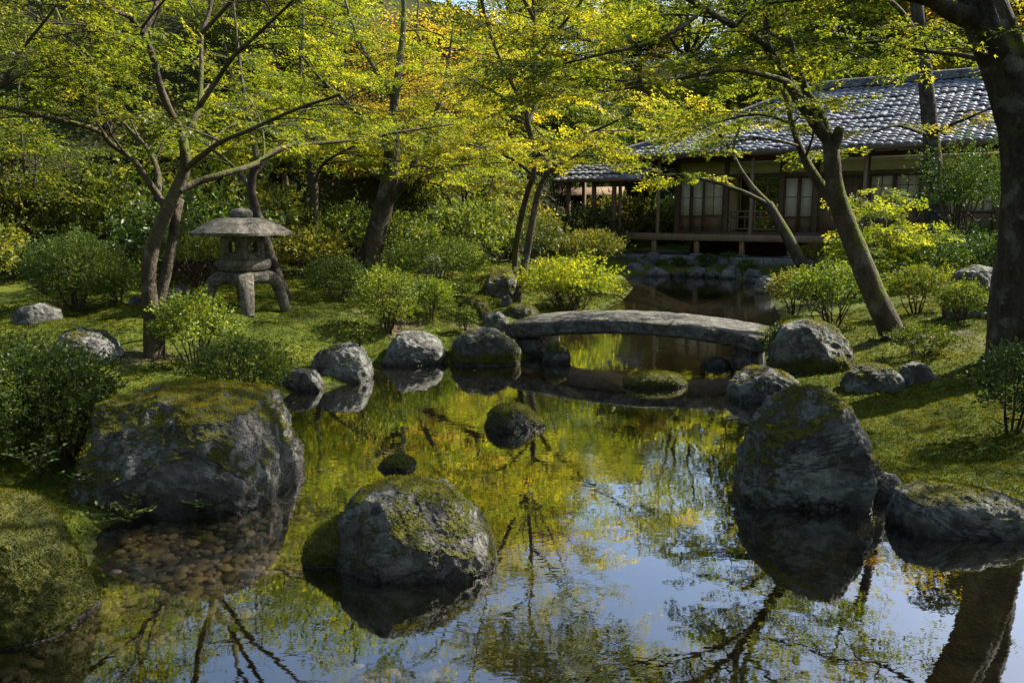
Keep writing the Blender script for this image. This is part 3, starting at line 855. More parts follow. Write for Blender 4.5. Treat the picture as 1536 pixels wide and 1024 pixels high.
# --- the forked maple at the left
g = ground_hit(229, 535); YA = g[1]
tr = Tree(101, leaf=0.038, spray=0.42, kind='star', bump=0.10)
a1, r1 = tr.limb(PT(YA, [(231, 548), (227, 510), (227, 470), (222, 420), (229, 370), (246, 325), (264, 285), (277, 255), (277, 225), (272, 200, 0.1)]), px_r(YA, 27), px_r(YA, 13), 14, 44, flute=0.18)
a2, r2 = tr.limb(PT(YA, [(237, 548, .05), (238, 500, .05), (239, 450, .08), (250, 405, .12), (259, 355, .15), (264, 325, .1), (270, 300, 0.2)]), px_r(YA, 22), px_r(YA, 12), 12, 30, flute=0.15)
L = []
L.append(tr.limb(PT(YA, [(272, 200, .1), (255, 168, 0), (240, 130, -.1), (229, 85, -.2), (213, 50, -.3), (195, 25, -.4), (180, -5, -.5), (165, -70, -.7), (150, -160, -.9)]), px_r(YA, 13), px_r(YA, 4), 8, 26))
L.append(tr.limb(PT(YA, [(213, 50, -.3), (232, 15, -.2), (242, -40, 0), (255, -130, .2)]), px_r(YA, 10), px_r(YA, 3), 7, 12))
L.append(tr.limb(PT(YA, [(274, 212, .1), (290, 180, .2), (299, 160, .3), (302, 110, .5), (303, 50, .7), (316, 10, .8), (324, -60, 1.), (335, -150, 1.2)]), px_r(YA, 11), px_r(YA, 4), 8, 24))
L.append(tr.limb(PT(YA, [(300, 158, .3), (322, 125, .0), (350, 85, -.3), (375, 62, -.6), (410, 30, -.9), (450, -10, -1.2)]), px_r(YA, 9), px_r(YA, 3), 7, 16))
L.append(tr.limb(PT(YA, [(270, 285, 0), (300, 272, .1), (335, 261, .2), (385, 245, .5), (420, 222, .8), (470, 216, 1.1), (530, 210, 1.4), (600, 198, 1.7), (680, 186, 2.0)]), px_r(YA, 13), px_r(YA, 4), 8, 30))
L.append(tr.limb(PT(YA, [(280, 252, 0), (305, 232, -.3), (330, 214, -.6), (375, 195, -.9), (440, 166, -1.3), (510, 142, -1.7)]), px_r(YA, 10), px_r(YA, 3), 7, 18))
L.append(tr.limb(PT(YA, [(252, 318, 0), (238, 295, 0), (222, 272, -.1), (200, 240, -.2), (165, 215, -.3), (147, 196, -.4), (90, 180, -.7), (40, 168, -1), (-10, 158, -1.3), (-80, 140, -1.6)]), px_r(YA, 12), px_r(YA, 4), 8, 28))
L.append(tr.limb(PT(YA, [(147, 196, -.4), (143, 160, -.3), (145, 110, -.2), (125, 75, -.1), (100, 50, 0), (75, -10, .3)]), px_r(YA, 9), px_r(YA, 3), 7, 16))
L.append(tr.limb(PT(YA, [(236, 300, .1), (238, 265, .3), (228, 235, .4), (212, 212, .5), (190, 190, .6), (150, 152, .9), (110, 128, 1.2)]), px_r(YA, 11), px_r(YA, 3), 7, 18))
L.append(tr.limb(PT(YA, [(195, 25, -.4), (150, 5, -.9), (90, -60, -1.5), (20, -140, -2.1)]), px_r(YA, 7), px_r(YA, 3), 6, 12))
L.append(tr.limb(PT(YA, [(303, 50, .7), (340, 10, .3), (400, -60, -.2), (470, -150, -.8)]), px_r(YA, 7), px_r(YA, 3), 6, 12))
for P, r in L: tr.side(P, r, 6, 1.0, 0.3, 1.0, sprays=2, sub=2, lift=0.2)
tr.build('maple_tree', 'forked grey maple with dark spreading limbs beside the stone lantern', 'tree', g, B_GREY, M_MAPLE, color=(1.1, 1.1, 0.9), keep=lambda p: tr.rng.random(len(p)) < np.where(p[:, 2] > 3.6, 0.38, np.where(p[:, 1] < YA - 0.1, 0.55, 1.0)))

# --- the leaning mossy maple at the right
g = ground_hit(1340, 508); YF = g[1]
tr = Tree(102, leaf=0.043, spray=0.45, kind='star', bump=0.12)
t1, r1 = tr.limb(PT(YF, [(1345, 525), (1334, 490), (1317, 455), (1292, 395), (1270, 340), (1254, 292), (1248, 248), (1245, 212)]), px_r(YF, 39), px_r(YF, 22), 16, 48, flute=0.16)
L = []
L.append(tr.limb(PT(YF, [(1245, 214), (1216, 176, -.1), (1191, 137, -.2), (1166, 97, -.3), (1148, 66, -.4), (1120, 50, -.5), (1085, 30, -.6), (1050, 8, -.8), (1010, -12, -1), (950, -40, -1.2), (880, -90, -1.5)]), px_r(YF, 19), px_r(YF, 4), 10, 34))
L.append(tr.limb(PT(YF, [(1148, 66, -.4), (1150, 30, -.4), (1147, -10, -.5), (1165, -90, -.6), (1180, -190, -.7)]), px_r(YF, 12), px_r(YF, 4), 7, 16))
L.append(tr.limb(PT(YF, [(1248, 222), (1228, 168, .2), (1210, 140, .3), (1195, 95, .4), (1182, 50, .5), (1171, 0, .7), (1165, -80, .9), (1190, -180, 1.2)]), px_r(YF, 18), px_r(YF, 5), 8, 24))
tr.limb(PT(YF, [(1247, 228), (1255, 208, -.05), (1259, 192, -.08)]), px_r(YF, 19), px_r(YF, 14), 10, 8)
L.append(tr.limb(PT(YF, [(1191, 137, -.2), (1178, 122, -.5), (1126, 108, -.8), (1090, 105, -1), (1040, 114, -1.3), (980, 126, -1.6), (900, 138, -1.9)]), px_r(YF, 10), px_r(YF, 3), 7, 20))
L.append(tr.limb(PT(YF, [(1262, 318), (1236, 285, .2), (1216, 255, .3), (1201, 225, .4), (1188, 185, .6), (1176, 140, .8), (1150, 110, 1.1)]), px_r(YF, 20), px_r(YF, 5), 8, 22))
L.append(tr.limb(PT(YF, [(1060, 12, -.8), (1015, 45, -1.0), (960, 68, -1.2), (900, 82, -1.4), (830, 98, -1.6), (775, 100, -1.8)]), px_r(YF, 7), px_r(YF, 2), 6, 18))
L.append(tr.limb(PT(YF, [(950, -40, -1.2), (900, -60, -1.7), (850, -130, -2.2)]), px_r(YF, 6), px_r(YF, 3), 6, 10))
L.append(tr.limb(PT(YF, [(1172, 0, .7), (1230, -50, .5), (1300, -120, .2), (1350, -220, 0)]), px_r(YF, 9), px_r(YF, 3), 6, 12))
L.append(tr.limb(PT(YF, [(1147, -10, -.5), (1090, -80, -1), (1050, -170, -1.6), (1030, -280, -2.2)]), px_r(YF, 8), px_r(YF, 3), 6, 12))
L.append(tr.limb(PT(YF, [(1188, 185, .6), (1140, 172, 1.0), (1090, 180, 1.3), (1045, 196, 1.6)]), px_r(YF, 6), px_r(YF, 2), 6, 12))
for i, (P, r) in enumerate(L):
    tr.side(P, r, 11 if i in (0, 3, 5, 6) else 8, 1.05, 0.35 if i else 0.45, 1.0, sprays=3, sub=2, lift=0.12)
tr.build('maple_tree', 'leaning mossy maple with a sawn stub at its fork on the right bank', 'tree', g, B_MOSS, M_MAPLE, color=(1.15, 1.15, 0.9), keep=lambda p: tr.rng.random(len(p)) < np.where(p[:, 1] < YF - 0.15, np.where(p[:, 0] > 1.6, 0.35, 0.75), 1.0))

# --- the great dark trunk at the right edge
g = ground_hit(1512, 540); YH = g[1]
tr = Tree(103, leaf=0.046, spray=0.5, kind='maple', bump=0.10)
t1, r1 = tr.limb(PT(YH, [(1534, 575), (1533, 540), (1534, 480), (1540, 400), (1545, 310), (1539, 225), (1520, 130), (1490, 55), (1470, -10), (1440, -110), (1420, -240), (1405, -400)]), px_r(YH, 104), px_r(YH, 42), 40, 90, flute=0.42, bump=0.13)
t2, r2 = tr.limb(PT(YH, [(1548, 330, .05), (1562, 200, .15), (1575, 60, .3), (1600, -100, .5), (1630, -260, .8)]), px_r(YH, 70), px_r(YH, 25), 20, 30, flute=0.22)
for a in ((1478, 590, -.35), (1550, 588, -.25), (1466, 560, .3)):      # roots
    tr.limb(PT(YH, [(1508, 520), ((1508 + a[0]) / 2, 545, a[2] * .6), a]), px_r(YH, 36), px_r(YH, 10), 8, 10)
L = []
L.append(tr.limb(PT(YH, [(1466, 30), (1440, 22, -.1), (1418, 12, -.2), (1390, -8, -.3), (1340, -60, -.5), (1270, -140, -.8), (1180, -240, -1.2)]), px_r(YH, 34), px_r(YH, 8), 12, 24))
L.append(tr.limb(PT(YH, [(1475, 90), (1435, 82, .5), (1380, 76, 1.0), (1320, 62, 1.3), (1255, 72, 1.6), (1200, 60, 1.9)]), px_r(YH, 9), px_r(YH, 3), 6, 18))
L.append(tr.limb(PT(YH, [(1440, -110), (1380, -180, -.8), (1290, -280, -1.7), (1180, -400, -2.5)]), px_r(YH, 20), px_r(YH, 6), 8, 16))
L.append(tr.limb(PT(YH, [(1420, -240), (1480, -330, .6), (1580, -430, 1.2)]), px_r(YH, 20), px_r(YH, 6), 8, 14))
L.append(tr.limb(PT(YH, [(1405, -400), (1380, -520, .2), (1360, -640, .4)]), px_r(YH, 30), px_r(YH, 6), 8, 14))
L.append(tr.limb(PT(YH, [(1600, -100, .5), (1700, -200, .6), (1820, -280, .8)]), px_r(YH, 20), px_r(YH, 6), 8, 14))
L.append(tr.limb(PT(YH, [(1630, -260, .8), (1600, -400, 1.4), (1560, -540, 2.0)]), px_r(YH, 20), px_r(YH, 6), 8, 14))
for i, (P, r) in enumerate(L):
    tr.side(P, r, 10 if i == 1 else 9, 1.0 if i == 1 else 1.35, 0.3, 1.0, sprays=3, sub=2, lift=0.2)
tr.build('old_tree', 'massive dark fluted trunk rising at the right edge of the garden', 'tree', g, B_DARK, M_MAPLE, color=(0.9, 0.95, 0.9))

# --- twin-stemmed maple in the middle
g = ground_hit(778, 455); YE = g[1]
tr = Tree(104, leaf=0.048, spray=0.5, kind='maple', bump=0.08)
tr.limb(PT(YE, [(775, 460), (781, 425), (790, 380), (799, 330), (806, 295), (812, 276)]), px_r(YE, 13), px_r(YE, 9), 10, 24, flute=0.12)
g2 = ground_hit(773, 412)
tr.limb([tuple(g2 + np.array([0, 0, -0.1])), at_y(773, 380, g2[1] - .3), at_y(780, 335, YE + .8), at_y(791, 290, YE + .3), at_y(800, 262, YE)], px_r(YE, 12), px_r(YE, 8), 10, 22, flute=0.12)
L = []
L.append(tr.limb(PT(YE, [(800, 270), (801, 235), (796, 205), (786, 182, .1), (762, 152, .3), (728, 131, .6), (690, 112, .9)]), px_r(YE, 10), px_r(YE, 3), 7, 20))
L.append(tr.limb(PT(YE, [(797, 208), (790, 170, -.1), (796, 130, -.2), (800, 90, -.3), (802, 30, -.4), (796, -50, -.5), (800, -150, -.6)]), px_r(YE, 9), px_r(YE, 3), 7, 22))
L.append(tr.limb(PT(YE, [(801, 235), (838, 216, -.2), (900, 193, -.5), (955, 166, -.8), (1005, 138, -1.1)]), px_r(YE, 7), px_r(YE, 2), 6, 16))
L.append(tr.limb(PT(YE, [(811, 276), (830, 252, -.3), (868, 232, -.7), (905, 206, -1.1)]), px_r(YE, 8), px_r(YE, 2), 6, 14))
L.append(tr.limb(PT(YE, [(792, 190), (805, 150, .3), (825, 100, .7), (850, 30, 1.1), (880, -60, 1.5)]), px_r(YE, 7), px_r(YE, 2), 6, 16))
L.append(tr.limb(PT(YE, [(789, 165), (760, 110, -.3), (735, 50, -.7), (715, -30, -1.1), (700, -120, -1.4)]), px_r(YE, 7), px_r(YE, 2), 6, 16))
L.append(tr.limb(PT(YE, [(800, 262), (770, 240, -.4), (735, 225, -.8), (700, 215, -1.2)]), px_r(YE, 6), px_r(YE, 2), 6, 12))
L.append(tr.limb(PT(YE, [(800, 90, -.3), (850, 30, -.6), (925, -60, -1.0), (1005, -150, -1.4)]), px_r(YE, 6), px_r(YE, 2), 6, 14))
L.append(tr.limb(PT(YE, [(802, 30, -.4), (752, -60, -.9), (690, -150, -1.4), (640, -220, -1.8)]), px_r(YE, 6), px_r(YE, 2), 6, 14))
L.append(tr.limb(PT(YE, [(796, -50, -.5), (840, -130, -.8), (900, -230, -1.2)]), px_r(YE, 6), px_r(YE, 2), 6, 12))
for P, r in L: tr.side(P, r, 10, 1.05, 0.25, 1.0, sprays=3, sub=2, lift=0.1)
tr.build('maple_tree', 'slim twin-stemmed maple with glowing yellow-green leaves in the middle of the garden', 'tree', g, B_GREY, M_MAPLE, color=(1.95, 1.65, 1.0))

# --- thick leaning maple behind the clipped bushes
g = ground_hit(553, 405); YD = g[1]
tr = Tree(105, leaf=0.06, spray=0.56, kind='maple', bump=0.10)
tr.limb(PT(YD, [(546, 425), (556, 380), (568, 335), (580, 290), (586, 255), (588, 225), (588, 195)]), px_r(YD, 36), px_r(YD, 20), 12, 30, flute=0.12)
L = []
L.append(tr.limb(PT(YD, [(588, 195), (592, 150, .2), (600, 90, .4), (606, 20, .6), (600, -60, .8), (595, -150, 1)]), px_r(YD, 16), px_r(YD, 4), 8, 20))
L.append(tr.limb(PT(YD, [(586, 298), (606, 276, -.2), (640, 258, -.5), (680, 243, -.9), (730, 224, -1.3), (770, 205, -1.6)]), px_r(YD, 18), px_r(YD, 4), 8, 18))
L.append(tr.limb(PT(YD, [(587, 228), (560, 196, -.2), (522, 156, -.6), (482, 120, -1.0), (450, 80, -1.4)]), px_r(YD, 11), px_r(YD, 3), 7, 16))
L.append(tr.limb(PT(YD, [(610, 275, -.2), (625, 235, -.1), (650, 180, 0), (668, 120, .2), (680, 40, .4)]), px_r(YD, 12), px_r(YD, 3), 7, 18))
L.append(tr.limb(PT(YD, [(592, 150, .2), (560, 100, .5), (530, 40, .9), (510, -30, 1.2)]), px_r(YD, 9), px_r(YD, 3), 7, 16))
L.append(tr.limb(PT(YD, [(588, 210), (570, 200, -.8), (540, 195, -1.5), (505, 190, -2.2)]), px_r(YD, 8), px_r(YD, 3), 7, 12))
for P, r in L: tr.side(P, r, 10, 1.3, 0.25, 1.0, sprays=3, sub=2, lift=0.12)
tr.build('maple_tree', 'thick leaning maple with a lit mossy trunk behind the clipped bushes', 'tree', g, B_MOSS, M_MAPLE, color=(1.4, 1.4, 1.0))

# --- curved trunk behind the lantern
g = ground_hit(428, 446); YB = g[1]
tr = Tree(106, leaf=0.06, spray=0.5, kind='maple')
tr.limb(PT(YB, [(432, 456), (420, 425), (410, 395), (398, 360), (386, 320), (377, 290), (379, 262), (386, 240)]), px_r(YB, 19), px_r(YB, 11), 10, 26, flute=0.12)
L = []
L.append(tr.limb(PT(YB, [(386, 240), (376, 190, .3), (366, 140, .6), (358, 80, .9), (350, 0, 1.2)]), px_r(YB, 10), px_r(YB, 3), 7, 16))
L.append(tr.limb(PT(YB, [(380, 262), (410, 225, .3), (440, 180, .7), (480, 145, 1.1)]), px_r(YB, 9), px_r(YB, 3), 7, 14))
L.append(tr.limb(PT(YB, [(378, 285), (350, 250, .3), (320, 225, .6), (285, 200, 1)]), px_r(YB, 7), px_r(YB, 3), 6, 12))
for P, r in L: tr.side(P, r, 7, 1.0, 0.3, 1.0, sprays=3, sub=2, lift=0.12)
tr.build('maple_tree', 'curved dark trunk leaning away right behind the stone lantern', 'tree', g, B_DARK, M_MAPLE, color=(1.1, 1.1, 0.9), keep=lambda p: tr.rng.random(len(p)) < np.where(p[:, 2] > 4.2, 0.4, 1.0))

# --- slim upright stem right of the lantern
g = ground_hit(468, 398); YC_ = g[1]
tr = Tree(107, leaf=0.08, spray=0.62, kind='maple')
tr.limb(PT(YC_, [(468, 410), (469, 370), (471, 320), (471, 280), (465, 250), (458, 225)]), px_r(YC_, 16), px_r(YC_, 10), 8, 24)
L = []
L.append(tr.limb(PT(YC_, [(458, 225), (462, 180, .2), (450, 120, .4), (455, 40, .6), (450, -40, .8)]), px_r(YC_, 9), px_r(YC_, 3), 7, 16))
L.append(tr.limb(PT(YC_, [(471, 278), (482, 250, -.2), (500, 235, -.4), (540, 215, -.8)]), px_r(YC_, 6), px_r(YC_, 3), 6, 12))
L.append(tr.limb(PT(YC_, [(462, 240), (440, 215, .5), (415, 190, 1), (380, 160, 1.6)]), px_r(YC_, 6), px_r(YC_, 3), 6, 12))
for P, r in L: tr.side(P, r, 7, 1.35, 0.25, 1.0, sprays=3, sub=2, lift=0.12)
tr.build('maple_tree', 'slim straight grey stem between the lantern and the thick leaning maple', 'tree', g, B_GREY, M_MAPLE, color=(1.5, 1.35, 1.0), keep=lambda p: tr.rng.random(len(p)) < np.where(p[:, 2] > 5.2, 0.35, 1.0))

# --- small slanting maple before the veranda
g = ground_hit(1208, 414); YG = g[1]
tr = Tree(108, leaf=0.06, spray=0.5, kind='maple')
tr.limb(PT(YG, [(1212, 425), (1203, 398), (1187, 366), (1167, 332), (1152, 306)]), px_r(YG, 21), px_r(YG, 14), 10, 20, flute=0.12)
L = []
L.append(tr.limb(PT(YG, [(1152, 306), (1131, 284), (1111, 256, -.1), (1096, 226, -.2), (1078, 200, -.3), (1064, 178, -.4)]), px_r(YG, 11), px_r(YG, 3), 7, 18))
L.append(tr.limb(PT(YG, [(1154, 308), (1122, 291, -.2), (1090, 279, -.3), (1052, 268, -.4), (1020, 262, -.5), (985, 263, -.6)]), px_r(YG, 8), px_r(YG, 2), 7, 18))
L.append(tr.limb(PT(YG, [(1100, 232, -.2), (1102, 210, -.5), (1110, 190, -.8), (1106, 165, -1.1)]), px_r(YG, 5), px_r(YG, 2), 6, 10))
for i, (P, r) in enumerate(L): tr.side(P, r, 6, 0.8, 0.5, 1.0, sprays=3, sub=1, lift=0.08)
tr.build('maple_tree', 'small slanting maple with mossy pale limbs before the veranda', 'tree', g, B_MOSS, M_MAPLE, color=(1.6, 1.5, 1.0))

# --- straight tall trunk in front of the roof
g = ground_hit(1410, 398); YI = g[1]
tr = Tree(109, leaf=0.085, spray=0.6, kind='maple')
P0, r0 = tr.limb(PT(YI, [(1411, 412), (1407, 360), (1404, 300), (1400, 240), (1393, 170), (1386, 100), (1378, 40), (1372, -40), (1365, -150)]), px_r(YI, 32), px_r(YI, 14), 12, 44, flute=0.1)
L = []
L.append(tr.limb(PT(YI, [(1398, 205), (1370, 195, -.6), (1345, 188, -1.2), (1310, 198, -1.6)]), px_r(YI, 7), px_r(YI, 3), 7, 12))
L.append(tr.limb(PT(YI, [(1400, 200), (1425, 188, -.6), (1450, 178, -1.1), (1480, 165, -1.5)]), px_r(YI, 7), px_r(YI, 3), 7, 12))
L.append(tr.limb(PT(YI, [(1380, 60), (1345, 10, -.6), (1300, -20, -1.1), (1250, -60, -1.5)]), px_r(YI, 9), px_r(YI, 3), 7, 12))
L.append(tr.limb(PT(YI, [(1386, 90), (1420, 30, .6), (1450, -20, 1.1)]), px_r(YI, 9), px_r(YI, 3), 7, 12))
L.append(tr.limb(PT(YI, [(1368, -90), (1340, -180, .6), (1330, -260, 1.1)]), px_r(YI, 9), px_r(YI, 3), 7, 12))
for i, (P, r) in enumerate(L): tr.side(P, r, 2 if i < 2 else 7, 0.6 if i < 2 else 1.3, 0.45, 1.0, sprays=2 if i < 2 else 3, sub=1, lift=0.05)
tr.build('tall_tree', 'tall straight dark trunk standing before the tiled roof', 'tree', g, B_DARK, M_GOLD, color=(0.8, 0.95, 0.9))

# --- tree beyond the left edge whose branches reach in
YJ = 6.2
tr = Tree(110, leaf=0.04, spray=0.45, kind='maple')
gb = np.array([-5.6, 6.6, zg1(-5.6, 6.6)])
tr.limb([gb - np.array([0, 0, .2]), gb + np.array([.1, 0, 1.2]), gb + np.array([0.3, -.1, 2.4]), gb + np.array([0.3, -.2, 4.2]), gb + np.array([0.6, -.2, 6])], 0.16, 0.05, 10, 24)
L = []
L.append(tr.limb([gb + np.array([0.3, -.1, 2.1]), at_y(-60, 150, YJ), at_y(5, 128, YJ), at_y(30, 112, YJ), at_y(65, 106, YJ)], 0.03, 0.008, 7, 16))
L.append(tr.limb([at_y(5, 128, YJ), at_y(20, 95, YJ), at_y(40, 65, YJ), at_y(80, 15, YJ - .2), at_y(130, -60, YJ - .5)], 0.018, 0.006, 7, 16))
L.append(tr.limb([gb + np.array([0.3, -.2, 4.0]), gb + np.array([1.4, -.6, 4.8]), gb + np.array([2.6, -1.2, 5.2])], 0.03, 0.008, 7, 12))
L.append(tr.limb([gb + np.array([0.3, -.2, 3.4]), gb + np.array([0.9, -1.3, 4.2]), gb + np.array([1.6, -2.4, 4.6])], 0.03, 0.008, 7, 12))
for P, r in L: tr.side(P, r, 8, 0.9, 0.3, 1.0, sprays=3, sub=2, lift=0.15)
tr.build('maple_tree', 'maple at the left edge with only its thin bare branch ends and leaves showing', 'tree', gb, B_GREY, M_MAPLE, color=(1.0, 1.0, 0.9), keep=lambda p: tr.rng.random(len(p)) < np.where(p[:, 2] > 3.4, 0.3, 1.0))

# --- tall maple on the right bank beside the photographer, outside the frame: it shades the near pond
gb = np.array([7.0, 5.0, zg1(7.0, 5.0)])
tr = Tree(111, leaf=0.075, spray=0.6, kind='maple', twigs=0)
P, r = tr.limb([gb - np.array([0, 0, .2]), gb + np.array([-.1, 0, 1.5]), gb + np.array([-.3, .1, 3.0]), gb + np.array([-.3, .2, 4.5]), gb + np.array([-.2, .2, 6.2])], 0.2, 0.04, 10, 24)
for i in range(7):
    a = i * 2.4; z0 = 2.6 + 0.5 * i; l = 2.9 - 0.13 * i
    d = np.array([math.cos(a), math.sin(a), 0])
    Q, q = tr.limb([gb + np.array([-.3, .1, z0]), gb + np.array([-.3, .1, z0 + .5]) + d * l * .5, gb + np.array([-.3, .1, z0 + .8]) + d * l], 0.05, 0.012, 6, 14)
    tr.side(Q, q, 7, 1.2, 0.3, 1.0, sprays=2, sub=2, lift=0.15)
tr.build('maple_tree', 'tall maple on the right bank outside the frame shading the near pond', 'tree', gb, B_GREY, M_MAPLE, color=(1.0, 1.0, 0.9))
# ---------------------------------------------------------------- stone lantern
M_LANT = stone_mat('lantern_granite', (0.095, 0.083, 0.064), (0.28, 0.25, 0.195), mossy=True, lichen=0.35, wet=False, sc=2.2)

def sq_r(th, n):
    c, s_ = np.abs(np.cos(th)), np.abs(np.sin(th))
    return 1.0 / (c ** n + s_ ** n) ** (1.0 / n)

def sq_lathe(acc, prof, n=1.3, seg=64, rough=0.0, seed=0, c=(0, 0, 0)):
    """profile (r, z) turned into a rounded square whose corners point along x and y"""
    th = np.arange(seg) * 2 * math.pi / seg
    prof = np.array(prof, float); k = len(prof)
    fr = prof[:, 0] / prof[:, 0].max()
    V = np.zeros((k, seg, 3))
    for i, (r, z) in enumerate(prof):
        q = sq_r(th, n + (2 - n) * (1 - fr[i]) ** 1.5)
        V[i, :, 0] = r * q * np.cos(th); V[i, :, 1] = r * q * np.sin(th); V[i, :, 2] = z
    V = V.reshape(-1, 3)
    if rough: V = V + unit(V * np.array([1, 1, 0.3]) + 1e-6) * (rough * fbm(V * 14 + seed, 4))[:, None]
    a = np.arange(k - 1)[:, None] * seg; j = np.arange(seg)[None]; j2 = (j + 1) % seg
    Q = np.stack([a + j, a + j2, a + seg + j2, a + seg + j], -1).reshape(-1, 4)
    acc.add(V + np.asarray(c), quads=Q)

def stone_mesh(acc, name, mossk=0.0, seed=0):
    V = np.concatenate(acc.V); Q = np.concatenate(acc.Q) if acc.Q else None; T = np.concatenate(acc.T) if acc.T else None
    me = make_mesh(name, V, T, Q, None, True)
    nz = np.zeros(len(V) * 3, dtype=np.float32); me.vertices.foreach_get('normal', nz); nz = nz.reshape(-1, 3)[:, 2]
    ms = np.clip(mossk + 0.45 * nz - 0.45 + 0.5 * fbm(V * 6 + seed, 4), 0, 1) if mossk > 0 else np.zeros(len(V))
    at = me.attributes.new('moss', 'FLOAT', 'POINT'); at.data.foreach_set('value', ms.astype(np.float32))
    return me

def dense(prof, k=5):
    p = np.array(prof, float)
    return np.concatenate([p[i] + (p[i + 1] - p[i]) * np.linspace(0, 1, k, endpoint=False)[:, None] for i in range(len(p) - 1)] + [p[-1:]])

def lantern():
    g = ground_hit(369, 463); k = mpp(g)
    root = empty('stone_lantern', g, 'squat grey stone snow-viewing lantern with a broad cap and curved legs', 'stone lantern', rz=R(21))
    z0 = 0.0
    def H(y): return (465 - y) * k
    a = Acc(); sq_lathe(a, dense([(0.001, H(331)), (15 * k, H(331)), (16.5 * k, H(328)), (16.5 * k, H(322.5)), (13 * k, H(318.5)), (4 * k, H(317)), (2.5 * k, H(315.3)), (0.001, H(315))], 4), 1.7, 40, 0.006, 1)
    link('finial', stone_mesh(a, 'finial', 0.12, 1), M_LANT, root)
    a = Acc(); sq_lathe(a, dense([(0.001, H(355)), (66 * k, H(356.5)), (72.5 * k, H(356)), (73 * k, H(352)), (63 * k, H(345.5)), (48 * k, H(337)), (35 * k, H(332)), (24 * k, H(330.6)), (0.001, H(330))], 7), 1.42, 96, 0.012, 2)
    link('cap', stone_mesh(a, 'cap', 0.2, 2), M_LANT, root)
    # light chamber: four walls with a square opening each
    a = Acc(); w = 44 * k; t = 8 * k; zt, zb = H(356.5), H(391); hgt = zt - zb
    ow, ob, ot = 13 * k, zb + 10 * k, zb + 25.5 * k
    rot45 = np.array([[math.cos(R(45)), -math.sin(R(45)), 0], [math.sin(R(45)), math.cos(R(45)), 0], [0, 0, 1]])
    for i in range(4):
        b = R(90) * i; M = rot45 @ np.array([[math.cos(b), -math.sin(b), 0], [math.sin(b), math.cos(b), 0], [0, 0, 1]])
        off = w / 2 - t / 2
        side = (w - 2 * t - ow) / 2
        def bx(cx, cz, dx, dz): a.box(M @ np.array([cx, -off, cz]), (dx, t, dz), M, 0.004)
        bx(0, (zb + ob) / 2, w - 2 * t + 0.004, ob - zb); bx(0, (ot + zt) / 2, w - 2 * t + 0.004, zt - ot)
        bx(-(ow + side) / 2 - 0.001, (ob + ot) / 2, side, ot - ob); bx((ow + side) / 2 + 0.001, (ob + ot) / 2, side, ot - ob)
        a.box(M @ np.array([off, -off, (zb + zt) / 2]), (t + 0.003, t + 0.003, hgt + .002), M, 0.008)
    link('light_chamber', stone_mesh(a, 'light_chamber'), M_LANT, root).data.polygons.foreach_set('use_smooth', [False] * len(root.children[-1].data.polygons))
    a = Acc(); sq_lathe(a, dense([(0.001, H(391)), (34 * k, H(391)), (39 * k, H(392.5)), (40 * k, H(400)), (36 * k, H(406)), (29 * k, H(409.5)), (0.001, H(410))], 5), 1.28, 64, 0.010, 3)
    link('platform', stone_mesh(a, 'platform', 0.1, 3), M_LANT, root)
    a = Acc(); sq_lathe(a, dense([(0.001, H(409.7)), (34 * k, H(409.7)), (39 * k, H(413)), (39 * k, H(422)), (33 * k, H(427)), (0.001, H(427))], 4), 1.5, 48, 0.006, 4)
    link('base_ring', stone_mesh(a, 'base_ring', 0.12, 4), M_LANT, root)
    for i in range(4):
        b = R(90) * i - R(90)
        path = catmull([(28 * k, H(418)), (41 * k, H(421)), (48 * k, H(434)), (53 * k, H(450)), (57 * k, H(470))], 14)
        a = Acc(); V = []
        for j, (r, z) in enumerate(path):
            u = j / 13
            tg = unit(path[min(j + 1, 13)] - path[max(j - 1, 0)]); nr = np.array([-tg[1], tg[0]])
            th = (9.5 - 2.5 * u) * k; wd = (11.5 - 2.5 * u) * k
            for (p, q) in ((-1, -.8), (-.8, -1), (.8, -1), (1, -.8), (1, .8), (.8, 1), (-.8, 1), (-1, .8)):
                rr, zz_ = np.array([r, z]) + nr * q * th * (-1)
                V.append([rr * math.cos(b) - p * wd * math.sin(b), rr * math.sin(b) + p * wd * math.cos(b), zz_])
        V = np.array(V); V += 0.006 * np.stack([fbm(V * 16, 3), fbm(V * 16 + 5, 3), 0 * V[:, 0]], -1)
        s8 = np.arange(8); Q = np.concatenate([np.stack([j * 8 + s8, j * 8 + (s8 + 1) % 8, j * 8 + 8 + (s8 + 1) % 8, j * 8 + 8 + s8], -1) for j in range(13)])
        a.add(V, quads=Q)
        link('leg', stone_mesh(a, 'leg', 0.1, 5 + i), M_LANT, root)
lantern()

